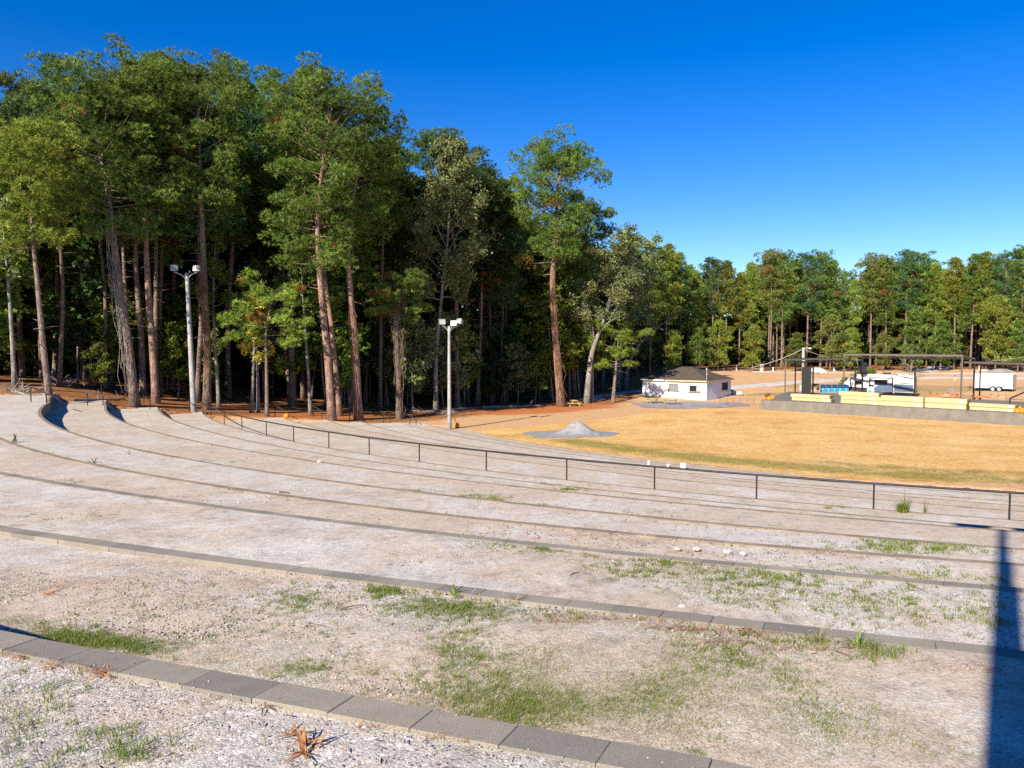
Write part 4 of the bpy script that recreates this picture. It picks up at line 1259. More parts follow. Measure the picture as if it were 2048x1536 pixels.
# ------------------------------------------------------------------ floodlight poles
def flood_head(root, c, yaw, pitch=-0.35, s=1.0, mat='lampgrey'):
    """box floodlight tilted down, glass facing yaw"""
    Mx = Matrix.Rotation(yaw, 3, 'Z') @ Matrix.Rotation(pitch, 3, 'X')
    mb = MB()
    def P(x, y, z): v = Mx @ Vector((x * s, y * s, z * s)); return (c[0] + v.x, c[1] + v.y, c[2] + v.z)
    fr = [(-.34, -.05, -.30), (.34, -.05, -.30), (.34, -.05, .30), (-.34, -.05, .30)]
    bk = [(-.22, .34, -.20), (.22, .34, -.20), (.22, .34, .20), (-.22, .34, .20)]
    rim = [(-.34, -.14, -.30), (.34, -.14, -.30), (.34, -.14, .30), (-.34, -.14, .30)]
    inn = [(-.29, -.14, -.25), (.29, -.14, -.25), (.29, -.14, .25), (-.29, -.14, .25)]
    ing = [(-.29, -.09, -.25), (.29, -.09, -.25), (.29, -.09, .25), (-.29, -.09, .25)]
    vs = [P(*p) for p in rim + fr + bk + inn + ing]
    fs = []
    for j in range(4):
        k = (j + 1) % 4
        fs += [(j, k, 4 + k, 4 + j), (4 + j, 4 + k, 8 + k, 8 + j), (12 + j, 12 + k, k, j), (16 + j, 16 + k, 12 + k, 12 + j)]
    fs.append((8, 9, 10, 11))
    mb.add(vs, fs)
    h = mb.build('floodlight', M[mat], root)
    g = MB(); g.add([P(*p) for p in [(-.29, -.095, -.25), (.29, -.095, -.25), (.29, -.095, .25), (-.29, -.095, .25)]], [(0, 1, 2, 3)])
    g.build('lens', M['glass'], h)
    return h

def light_pole(base, H, r0, label, heads, lean=(0, 0), rzs=0.0, name='floodlight_pole'):
    root = thing(name, label, 'light pole', tuple(base), rzs)
    n = 10; pts = [(lean[0] * i / n, lean[1] * i / n, -0.3 + (H + .3) * i / n) for i in range(n + 1)]
    MB().tube(pts, np.linspace(r0, r0 * .62, n + 1), 12).build('pole', M['polewood'], root, True)
    tx, ty = lean
    for (dx, dy, dz, yaw) in heads:
        L = math.hypot(dx, dy)
        arm = [(tx, ty, H - .75), (tx + dx * .35, ty + dy * .35, H - .25), (tx + dx * .7, ty + dy * .7, H - .05), (tx + dx, ty + dy, H + dz - .28)]
        MB().tube(smooth_path(arm, 10), 0.05, 6).build('arm', M['lampgrey'], root, True)
        flood_head(root, (tx + dx, ty + dy - .0, H + dz + .12), yaw, -.28, 1.0)
    MB().tube([(r0 * .9, -r0 * .5, 0), (r0 * .8 + tx * .5, -r0 * .5, H * .5), (tx + r0 * .55, ty - r0 * .4, H - 1.2)], 0.022, 5).build('cable', M['steel'], root)
    return root
b = on(388, 825, 6.85); hgt = at(378, 546, b[1])[2] - b[2]
light_pole(b, hgt, 0.30, 'taller weathered wooden floodlight pole with two lamp heads before the left wood', [(-1.15, -.3, .35, .30), (1.15, -.3, .30, -.1)], (-.45, 0))
b2 = on(899, 857, 9.15); hgt2 = at(898, 652, b2[1])[2] - b2[2]
light_pole(b2, hgt2, 0.24, 'shorter pale floodlight pole with three lamp heads by the straw field corner', [(-.75, -.3, .30, .25), (.55, -.35, .15, -.2), (1.15, .1, .38, -.7)], (0, 0))
# the pole just behind the photographer, whose shadow falls over the terraces
tip = on(2003, 1049, 5.9)
ux, uy = math.sin(SUN_AZ), math.cos(SUN_AZ)
q0 = on(2012, 1536, 2.24)
d = (tip[:2] - q0[:2]); d /= np.linalg.norm(d)
back = 7.2
pb = q0[:2] - np.array([ux, uy]) * back
def g_len(): return np.linalg.norm(tip[:2] - pb)
Hp = g_len() * math.tan(SUN_EL) + tip[2]
light_pole((pb[0], pb[1], 0.0), Hp, 0.15, 'floodlight pole behind the camera that throws its long shadow across the terraces', [(-.55, .3, .1, 2.4), (.55, -.3, .1, 2.4), (-.95, .55, .1, 2.4), (1.05, -.62, .1, 2.4)], (tip[0] - pb[0] - ux * g_len(), tip[1] - pb[1] - uy * g_len()))

# ------------------------------------------------------------------ house
def house():
    c = on(1413, 797.7, 8.75); l = on(1285, 792.3, 8.75)
    fx = (c - l)[:2]; W = np.linalg.norm(fx); fx /= W
    sy = np.array([-fx[1], fx[0]])
    if sy[1] < 0: sy = -sy
    rz = math.atan2(fx[1], fx[0])
    root = thing('white_house', 'small white block house with dark hip roof at the far edge of the field', 'house', (l[0], l[1], c[2]), rz)
    Dp, Hw, t = 11.0, 3.02, 0.2
    # front wall with openings (local x along the front, y = 0 plane facing -y)
    def wall_open(L, openings, place, name, mat):
        xs = sorted({0, L} | {v for o in openings for v in o[:2]}); zs = sorted({-0.6, Hw} | {v for o in openings for v in o[2:4]})
        mb = MB()
        for i in range(len(xs) - 1):
            for j in range(len(zs) - 1):
                mx, mz = (xs[i] + xs[i + 1]) / 2, (zs[j] + zs[j + 1]) / 2
                if any(o[0] < mx < o[1] and o[2] < mz < o[3] for o in openings): continue
                x0, x1, z0, z1 = xs[i], xs[i + 1], zs[j], zs[j + 1]
                mb.add([place(x, y, z) for y in (0, t) for (x, z) in ((x0, z0), (x1, z0), (x1, z1), (x0, z1))],
                       [(0, 1, 2, 3), (7, 6, 5, 4), (0, 4, 5, 1), (1, 5, 6, 2), (2, 6, 7, 3), (3, 7, 4, 0)])
        return mb.build(name, mat, root)
    s = W / 125.0        # metres per photo pixel along the front
    w1 = (52 * s, 72 * s, 1.27, 2.33); w2 = (92.5 * s, 113 * s, 1.12, 2.18)
    front = lambda x, y, z: (x, y, z)
    wall_open(W, [w1, w2], front, 'wall', M['whitewall'])
    side = lambda x, y, z: (W - y, x + t, z)
    ws = (Dp * .60, Dp * .86, 1.15, 2.45)
    wall_open(Dp - t, [ws], side, 'side_wall', M['siding'])
    # lap siding boards on the side
    lap = MB()
    z = -0.3
    while z < Hw - .1:
        for (x0, x1) in ((t, ws[0] + t), (ws[1] + t, Dp)) if ws[2] - .2 < z + .1 < ws[3] else ((t, Dp),):
            lap.add([(W + .002, x0, z), (W + .002, x1, z), (W + .03, x1, z), (W + .03, x0, z), (W + .004, x0, z + .2), (W + .004, x1, z + .2)],
                    [(0, 1, 2, 3), (3, 2, 5, 4)])
        z += .2
    lap.build('lap_siding', M['siding'], root)
    MB().box((.1, Dp / 2 + .1, Hw / 2 - .3), (t, Dp - .2, Hw + .6)).box((W / 2, Dp + .1, Hw / 2 - .3), (W, t, Hw + .6)).build('back_wall', M['whitewall'], root)
    MB().box((W + .016, .05, Hw / 2 - .15), (.07, .12, Hw + .3)).build('corner_board', M['white'], root)
    MB().box((W / 2, Dp / 2, .02), (W - .5, Dp - .5, .04)).build('floor', M['dark'], root)
    MB().box((W / 2, Dp / 2, Hw - .02), (W - .5, Dp - .5, .04)).build('ceiling_board', M['dark'], root)
    # inner partition keeps the rooms dark
    MB().box((W / 2, 3.4, Hw / 2), (W - .5, .1, Hw - .2)).build('partition', M['dark'], root)
    def window(o, pl, mat, name='window', curtain=False, shelf=0.35):
        x0, x1, z0, z1 = o
        f = MB(); e = .07
        for a_, b_ in (((x0, z0), (x0 + e, z1)), ((x1 - e, z0), (x1, z1)), ((x0 + e, z1 - e), (x1 - e, z1)), ((x0 + e, z0), (x1 - e, z0 + e))):
            f.add([pl(x, y, z) for y in (-.02, .08) for (x, z) in ((a_[0], a_[1]), (b_[0], a_[1]), (b_[0], b_[1]), (a_[0], b_[1]))],
                  [(0, 1, 2, 3), (7, 6, 5, 4), (0, 4, 5, 1), (1, 5, 6, 2), (2, 6, 7, 3), (3, 7, 4, 0)])
        w = f.build(name, M['frame'], root)
        g = MB(); g.add([pl(x, .10, z) for (x, z) in ((x0, z0), (x1, z0), (x1, z1), (x0, z1))], [(0, 1, 2, 3)])
        g.build('pane', M[mat], w)  # in dark windows this is a black sheet standing for indoor shade
        if curtain:
            k = MB(); n = 7
            xs = [x1 - .08 - (x1 - x0) * .32 * i / n for i in range(n + 1)]
            k.add([pl(x, .07 + .015 * (i % 2), z) for i, x in enumerate(xs) for z in (z0 + .1, z1 - .1)], [(2 * i, 2 * i + 1, 2 * i + 3, 2 * i + 2) for i in range(n)])
            k.build('curtain', M['curtain'], w)
        sh = MB()
        sh.add([pl(x, y, z) for y in (-shelf, -.002) for (x, z) in ((x0 - .16, z0 - .10), (x1 + .16, z0 - .10), (x1 + .16, z0 - .03), (x0 - .16, z0 - .03))],
               [(0, 1, 2, 3), (7, 6, 5, 4), (0, 4, 5, 1), (1, 5, 6, 2), (2, 6, 7, 3), (3, 7, 4, 0)])
        sh.build('sill', M['frame'], w)
    window(w1, front, 'screen'); window(w2, front, 'dark', curtain=True); window(ws, lambda x, y, z: (W - y, x + t, z), 'dark', shelf=.55)
    # hip roof
    ov = 0.45; zt = Hw + .02; rise = 2.15
    a0, b0, a1, b1 = -ov, -ov, W + ov, Dp + ov
    r1, r2 = (W / 2 - .9, Dp / 2), (W / 2 + .9, Dp / 2)
    mb = MB()
    mb.add([(a0, b0, zt), (a1, b0, zt), (a1, b1, zt), (a0, b1, zt), (*r1, zt + rise), (*r2, zt + rise), (a0, b0, zt - .03), (a1, b0, zt - .03), (a1, b1, zt - .03), (a0, b1, zt - .03)],
           [(0, 1, 5, 4), (1, 2, 5), (2, 3, 4, 5), (3, 0, 4), (9, 8, 7, 6), (6, 7, 1, 0), (7, 8, 2, 1), (8, 9, 3, 2), (9, 6, 0, 3)])
    rf = mb.build('roof', M['shingle'], root)
    MB().box((W * .70, -ov - .02, zt - .12), (W * .62, .04, .20)).box((a1 + .02, Dp / 2, zt - .12), (.04, Dp + 2 * ov, .20)).build('fascia', M['tanwood'], rf)
    MB().box((W * .2 - ov / 2, -ov - .02, zt - .10), (W * .38, .04, .15)).build('fascia', M['whitewall'], rf)
    # mast by the corner of the roof
    pm = (W + .1, -.32)
    MB().tube([(pm[0], pm[1], zt - 1.0), (pm[0], pm[1], zt + 1.75)], .045, 8).tube([(pm[0], pm[1], zt + 1.1), (pm[0] + .3, pm[1], zt + 1.1)], .03, 6).lathe([(.0, zt + 1.75), (.11, zt + 1.78), (.12, zt + 2.0), (.05, zt + 2.15)], 8, (pm[0], pm[1], 0)).build('vent_mast', M['lampgrey'], root)
    return root
house()

# ------------------------------------------------------------------ stage, canopies
ST = EYE - 7.8
dS = np.array([0.71, -0.704]); nS = np.array([0.704, 0.71])
FL = on(1521.5, 819.5, 9.25)[:2]
FL = on(1521.5, 800.0, 7.8)[:2] * .5 + FL * .5
def stage():
    root = thing('concrete_stage', 'long grey poured concrete stage platform beyond the straw field', 'stage', (FL[0], FL[1], FIELD))
    BL = np.array([48.0, 133.0]) - FL
    L = 48
    poly = [(0, 0), tuple(dS * L), tuple(BL + dS * 40), tuple(BL)]
    MB().prism(poly, -0.6, ST - FIELD).build('platform', M['cast'], root, bevel=.03)
    # pour joints show as shallow ribs on the front face
    for i in range(1, 7):
        p = dS * (6.6 * i) - nS * .004
        MB().box((p[0], p[1], (ST - FIELD) / 2), (.05, .012, ST - FIELD - .05), math.atan2(dS[1], dS[0])).build('pour_joint', M['frame'], root)
    return root
stage()

def frame_canopy(label, front, backs, zf, zb, w=0.2, mat='steel_brown', posts_front=(True, True), over=.3):
    """front: [A, B] plan points, backs: plan points of back posts; zf, zb roof heights"""
    A, B = np.array(front[0]), np.array(front[1])
    root = thing('steel_canopy', label, 'canopy', (A[0], A[1], ST))
    f = lambda p, z: (p[0] - A[0], p[1] - A[1], z - ST)
    for P, ok in zip((A, B), posts_front):
        if ok: MB().bar(f(P, ST - .02), f(P, zf - .3), w).build('post', M[mat], root)
    for P in backs:
        P = np.array(P)
        zz = min(ST, g1(P[0], P[1])) - .3
        MB().bar(f(P, zz), f(P, zb - .2), w * .95).build('post', M['steel'], root)
    u = (B - A) / np.linalg.norm(B - A)
    MB().bar(f(A - u * .12, zf - .16), f(B + u * .12, zf - .16), w, .30).build('front_beam', M[mat], root)
    b0, b1 = np.array(backs[0]), np.array(backs[-1])
    MB().bar(f(b0 - u * .1, zb - .12), f(b1 + u * .1, zb - .12), w * .9, .24).build('back_beam', M['steel'], root)
    MB().bar(f(A, zf - .14), f(b0, zb - .10), w * .8, .22).build('side_beam', M[mat], root)
    MB().bar(f(B, zf - .14), f(b1, zb - .10), w * .8, .22).build('side_beam', M[mat], root)
    n = 3
    for i in range(1, n):
        p0 = A + (B - A) * i / n; p1 = b0 + (b1 - b0) * i / n
        MB().bar(f(p0, zf - .10), f(p1, zb - .06), .08, .12).build('rafter', M['steel'], root)
    for t in (.5,):
        p0 = A + (b0 - A) * t; p1 = B + (b1 - B) * t
        MB().bar(f(p0, zf + (zb - zf) * t + .02), f(p1, zf + (zb - zf) * t + .02), .08, .12).build('purlin', M['steel'], root)
    MB().bar(f(A - u * .25, zf + .03), f(B + u * .25, zf + .03), w * 1.15, .08).build('top_flashing', M['steel'], root)
    return root
mFR = on(1922, 795, 7.8)[:2]; mFL = on(1687, 783.3, 7.8)[:2]
zf = at(1922, 710, mFR[1])[2]; zf2 = at(1687, 706.5, mFL[1])[2]; zf = (zf + zf2) / 2
mBR = on(1947, 791.2, 7.8)[:2]; mBL = on(1724, 780.3, 7.8)[:2]; mBM = mBL + (mBR - mBL) * .5
zb = at(1948, 716, mBR[1])[2]
frame_canopy('highest middle steel canopy frame, open and roofless, over the stage', [mFL, mFR], [mBL, mBM, mBR], zf, zb)
lF = on(1570, 790, 7.8)[:2]; lR = mFL + np.array([-.5, -1.2])
zl = at(1570, 717, lF[1])[2]
frame_canopy('lower left steel canopy with thin post at the left end of the stage', [lF, lR], [lF + np.array([4.0, 6.5]), mFL + np.array([4.0, 4.6])], zl, zl - .55, .17, posts_front=(True, False))
rA = mFR + np.array([.25, -.35]); rB = rA + np.array([3.4, -17.0])
zr = at(1925, 722.5, rA[1])[2]
frame_canopy('lower right steel canopy cut off by the right edge of the photo', [rA, rB], [mBR + np.array([.6, -.6]), rB + np.array([7, 2.0])], zr, zr - .35, .17, posts_front=(False, True))
MB_ = MB()
tmp = thing('stage_stair_rail', 'dark sloping stair rail at the right end of the stage', 'railing', (0, 0, 0))
pA, pB = at(2020, 797, 104), at(2052, 783, 104)
MB().bar(tuple(pA), tuple(pB), .16).build('rail', M['steel'], tmp)
MB().bar((pB[0], pB[1], ST), (pB[0], pB[1], pB[2] + .2), .16).build('post', M['steel'], tmp)
MB().bar((pA[0], pA[1], ST - .02), (pA[0], pA[1], pA[2] + .08), .12).build('post', M['steel'], tmp)

# ------------------------------------------------------------------ things on the stage
def lumber(px0, px1, yt, yb, layers, hs, labels, rows=1):
    """stacked bundles; bottom front edge from (px0, .) to (px1, .)"""
    y0, y1 = yb
    A, B = on(px0, y0, 7.8), on(px1, y1, 7.8)
    d = (B - A)[:2]; L = np.linalg.norm(d); d /= L
    nrm = np.array([-d[1], d[0]]); nrm = nrm if nrm[1] > 0 else -nrm
    z = ST
    Htot = (at((px0 + px1) / 2, yt, (A[1] + B[1]) / 2)[2] - ST)
    hh = Htot / layers
    rng = random.Random(int(px0))
    for i in range(layers):
        sh = rng.uniform(-.25, .25) + (hs[i] if hs else 0)
        c = A[:2] + d * sh + nrm * (.05 + rng.uniform(0, .06))
        root = thing('lumber_bundle', labels[i], 'lumber bundle', (c[0], c[1], z), math.atan2(d[1], d[0]), 'timber bundles stacked along the stage front')
        Wd = 1.15
        h = hh - .05
        for a_ in (.16, .5, .84):
            MB().box((L * a_, Wd / 2, .022), (.09, Wd, .045)).build('bearer', M['yellow'], root)
        MB().box((L / 2, Wd / 2, .045 + h / 2), (L - .05, Wd, h)).build('boards', M['lumber'], root, bevel=.015)
        # end grain with board gaps
        g = MB(); nb, nr = 7, max(2, int(h / .14))
        for q in range(nb):
            for w in range(nr):
                g.box((L - .02, Wd * (q + .5) / nb, .045 + h * (w + .5) / nr), (.02 + .03 * rng.random(), Wd / nb - .02, h / nr - .02))
        g.build('board_ends', M['lumend'], root)
        for a_ in (.22, .5, .78):
            MB().box((L * a_, -.004, .045 + h / 2), (.035, .006, h)).build('strap', M['curtain'], root)
        MB().box((L * rng.uniform(.78, .92), -.009, .045 + h * .45), (.36, .008, .24)).build('label', M['paper'], root)
        z += hh
lumber(1583, 1662, 789.5, (801, 805.5), 2, None, ['lower bundle of the leftmost timber stack on the stage', 'upper bundle of the leftmost timber stack on the stage'])
lumber(1679, 1760, 784.5, (806.5, 811), 3, [0.3, 0, -.25], ['bottom bundle of the three-high timber stack before the caravan', 'middle bundle of the three-high timber stack before the caravan', 'top bundle of the three-high timber stack before the caravan'])
lumber(1760.5, 1846, 792.5, (811.5, 816), 2, None, ['lower bundle of the timber stack right of the three-high one', 'upper bundle of the timber stack right of the three-high one'])
lumber(1847, 1936, 796.5, (815.5, 820.5), 2, None, ['lower bundle of the timber stack under the main canopy right post', 'upper bundle of the timber stack under the main canopy right post'])
lumber(1937, 2030, 808.0, (820, 825.5), 2, None, ['lower bundle of the rightmost low timber stack beside the orange pumpkins', 'upper bundle of the rightmost low timber stack beside the orange pumpkins'])

def drum(px, label, py=784.5, mats=('blue', 'navy'), group='blue drums on the stage', s=1.0):
    p = on(px, py, 7.8)
    root = thing('steel_drum', label, 'drum', (p[0], p[1], ST), 0, group)
    r, h = .40 * s, 1.35 * s
    if mats[1]:
        MB().lathe([(r, 0), (r * 1.03, .02), (r, .06), (r, h * .32), (r * 1.03, h * .35), (r, h * .38), (r, h * .56)], 20).build('lower_body', M[mats[0]], root, True)
        MB().lathe([(r * 1.002, h * .56), (r * 1.002, h * .66), (r * 1.03, h * .69), (r, h * .72), (r, h * .95), (r * 1.03, h * .98), (r * .98, h), (r * .9, h - .02)], 20).build('upper_body', M[mats[1]], root, True)
    else:
        MB().lathe([(r, 0), (r * 1.03, .02), (r, .06), (r, h * .32), (r * 1.03, h * .35), (r, h * .38), (r, h * .64), (r * 1.03, h * .67), (r, h * .70), (r, h * .95), (r * 1.03, h * .98), (r * .98, h), (r * .9, h - .02)], 20).build('body', M[mats[0]], root, True)
    MB().lathe([(.05, 0), (.05, .03)], 8, (r * .5, 0, h - .02)).build('bung', M['white'], root)
for i, (px, l) in enumerate([(1646, 'leftmost blue drum of the row, next to the dark crate'), (1657.5, 'second blue drum from the dark crate'), (1669.5, 'middle blue drum of the row of five'), (1681, 'fourth blue drum, just left of the canopy post'), (1692.5, 'rightmost blue drum, right of the canopy post')]):
    drum(px, l, 785 - i * .0)
drum(1611.5, 'rust red drum in front of the black panel', 782.0, ('rust', None), None, .92)
drum(1602, 'small pale grey drum at the left foot of the black panel', 781.5, ('lampgrey', None), None, .8)
p = on(1630, 781.5, 7.8)
t_ = thing('cable_spool', 'yellowish spool lying beside the dark crate on the stage', 'spool', (p[0], p[1], ST))
MB().lathe([(.48, 0), (.48, .08)], 18).build('flange', M['yellow'], t_); MB().lathe([(.3, .08), (.3, .6)], 14).build('core', M['card'], t_); MB().lathe([(.48, .6), (.48, .68)], 18).build('flange', M['yellow'], t_)
p = on(1634, 780.5, 7.8)
t_ = thing('equipment_crate', 'dark equipment crate between the yellowish spool and the first blue drum', 'crate', (p[0], p[1] + .8, ST))
MB().box((0, 0, .55), (1.0, .8, 1.1)).build('body', M['rvdark'], t_, bevel=.02); MB().box((0, -.405, .8), (.8, .02, .12)).build('handle_recess', M['frame'], t_)
# black panel hanging from the left canopy
pl_ = at(1613, 781, 125.5); w_ = 27 * 125.5 / FPX
t_ = thing('black_panel', 'tall black panel standing under the left canopy', 'panel', (pl_[0], 125.5, ST), math.atan2(dS[1], dS[0]) + .25)
hp = at(1613, 734, 125.5)[2] - ST
MB().box((0, 0, hp / 2), (w_ * .62, .12, hp)).build('sheet', M['black'], t_)
MB().box((w_ * .47, -.32, hp / 2), (.10, .75, hp), .35).build('side_leaf', M['black'], t_)
MB().box((-w_ * .33, 0, hp / 2), (.08, .2, hp)).build('frame', M['steel'], t_)
MB().bar((-.2, 0, hp), (-.2, 0, zl - .6 - ST), .1).build('hanger', M['steel'], t_)
# hanging speaker box at the back left post of the main canopy
p = np.array([mBL[0], mBL[1]])
t_ = thing('speaker_box', 'black loudspeaker box hung on the back left post of the main canopy', 'loudspeaker', (p[0] - .1, p[1] - .55, ST + 3.1))
MB().box((0, 0, .95), (.95, .7, 1.9)).build('cabinet', M['black'], t_, bevel=.03); MB().box((0, -.36, .95), (.82, .02, 1.7)).build('grille', M['rvdark'], t_)
# milky tote with dark lid before the caravan
p = on(1742, 787.5, 7.8)
t_ = thing('liquid_tote', 'white and green water tote with dark lid in front of the caravan slide-out', 'tote', (p[0], p[1], ST), -.7)
MB().box((0, 0, .62), (1.0, 1.0, 1.1)).build('tank', M['tote'], t_, bevel=.06); MB().box((0, 0, 1.36), (.7, .7, .34)).build('lid', M['rvdark'], t_, bevel=.03); MB().box((-.05, -.512, .45), (.62, .02, .3)).build('decal', M['blue'], t_)
MB().box((0, 0, .04), (1.1, 1.1, .07)).build('base', M['greywood'], t_)
# brick and board scraps at the back of the stage
scr = [(1872, 791.5, 'brick', (2.0, .5, .35), 'long low heap of orange boards at the back of the stage'), (1893, 792.5, 'card', (1.0, .5, .4), 'tan carton right of the long orange boards'), (1880, 792, 'brick', (.9, .5, .28), 'short orange carton between the boards and the tan one'),
       (1905, 793, 'brick', (1.5, .6, .5), 'orange carton under the leaning grey slab'), (1958, 795, 'brick', (2.0, .8, .25), 'flat orange carton right of the main canopy right post'), (1990, 796, 'card', (.9, .6, .45), 'pale carton lying near the right end of the stage'), (2004, 797, 'card', (1.0, .5, .35), 'tan carton next to the pale one near the right end of the stage')]
for px, py, m_, dm, lb in scr:
    p = on(px, py, 7.8); rr = random.Random(px)
    o = thing('carton', lb, 'carton', (p[0], p[1], ST), math.atan2(dS[1], dS[0]) + rr.uniform(-.4, .4), 'cartons and scraps on the stage')
    MB().box((0, 0, dm[2] / 2), dm).build('body', M[m_], o, bevel=.02)
    MB().bar((-dm[0] * .45, -dm[1] / 2, dm[2] + .02), (-dm[0] * .3, -dm[1] * 1.0, dm[2] + .12), dm[1] * .5, .02).build('flap', M[m_], o)
p = on(1908, 793, 7.8)
o = thing('paving_slab', 'pale grey slab leaning on an orange carton on the stage', 'slab', (p[0], p[1] + .4, ST + .5), -.6)
mb = MB(); mb.box((0, 0, .25), (1.25, .1, .9), M=Matrix.Rotation(.9, 3, 'Y') @ Matrix.Rotation(.4, 3, 'X')); tag(o, None)
mb.build('slab', M['lot'], o)

# ------------------------------------------------------------------ pumpkins
def pumpkin(p, r, label, stalk=.0, lean=.3, group=None):
    root = thing('pumpkin', label, 'pumpkin', tuple(p), random.Random(label).uniform(0, 3), group)
    prof = [(r * .25, r * .06), (r * .75, r * .02), (r * .98, r * .35), (r * 1.0, r * .75), (r * .85, r * 1.25), (r * .5, r * 1.5), (r * .18, r * 1.42)]
    MB().lathe(prof, 40, rib=.13, ribs=10).build('body', M['pumpkin'], root, True)
    s = stalk or r * .5
    MB().tube([(0, 0, r * 1.35), (lean * s * .4, 0, r * 1.4 + s * .55), (lean * s, 0, r * 1.4 + s)], [.05 * max(1, r * 2), .035, .02], 6).build('stalk', M['stalk'], root)
    return root
pumpkin(on(573, 836, 7.55) + [0, 0, .0], .32, 'orange pumpkin on the stair landing beside the big sunlit pines')
pumpkin(on(913, 855, 9.2), .34, 'orange pumpkin with a long dark stalk at the foot of the shorter light pole', 1.3, .55)
for i, (px, py, r, lb) in enumerate([(1538.5, 800.5, .38, 'large orange pumpkin at the left front corner of the stage'), (1530, 799.5, .26, 'small dark-stalked pumpkin left in the cluster at the stage corner'), (1546, 798.5, .28, 'small pumpkin right in the cluster at the stage corner'), (1538, 796, .27, 'pumpkin at the back of the cluster at the stage corner'),
        (2034, 826, .36, 'orange pumpkin touching the end of the rightmost timber stack'), (2044, 826.5, .40, 'biggest orange pumpkin at the right edge of the photo'), (2038, 821, .38, 'pumpkin behind the two front ones at the right edge of the photo')]):
    p = on(px, py, 7.8); p[2] = ST
    pumpkin(p, r, lb, .3, .4, 'pumpkins on the stage')
p = on(1536, 797.5, 7.8)
o = thing('corn_shock', 'dry dark flower stalks standing among the stage corner pumpkins', 'dry plant', (p[0], p[1] + .3, ST))
mb = MB(); r_ = random.Random(3)
for i in range(26):
    a = r_.uniform(0, 6.28); l = r_.uniform(.5, 1.1); k = r_.uniform(.1, .5)
    mb.tube([(.1 * math.cos(a), .1 * math.sin(a), 0), (k * math.cos(a), k * math.sin(a), l * .7), (k * 1.6 * math.cos(a), k * 1.6 * math.sin(a), l * .9)], [.03, .025, .01], 4)
mb.build('stalks', M['stalk'], o)

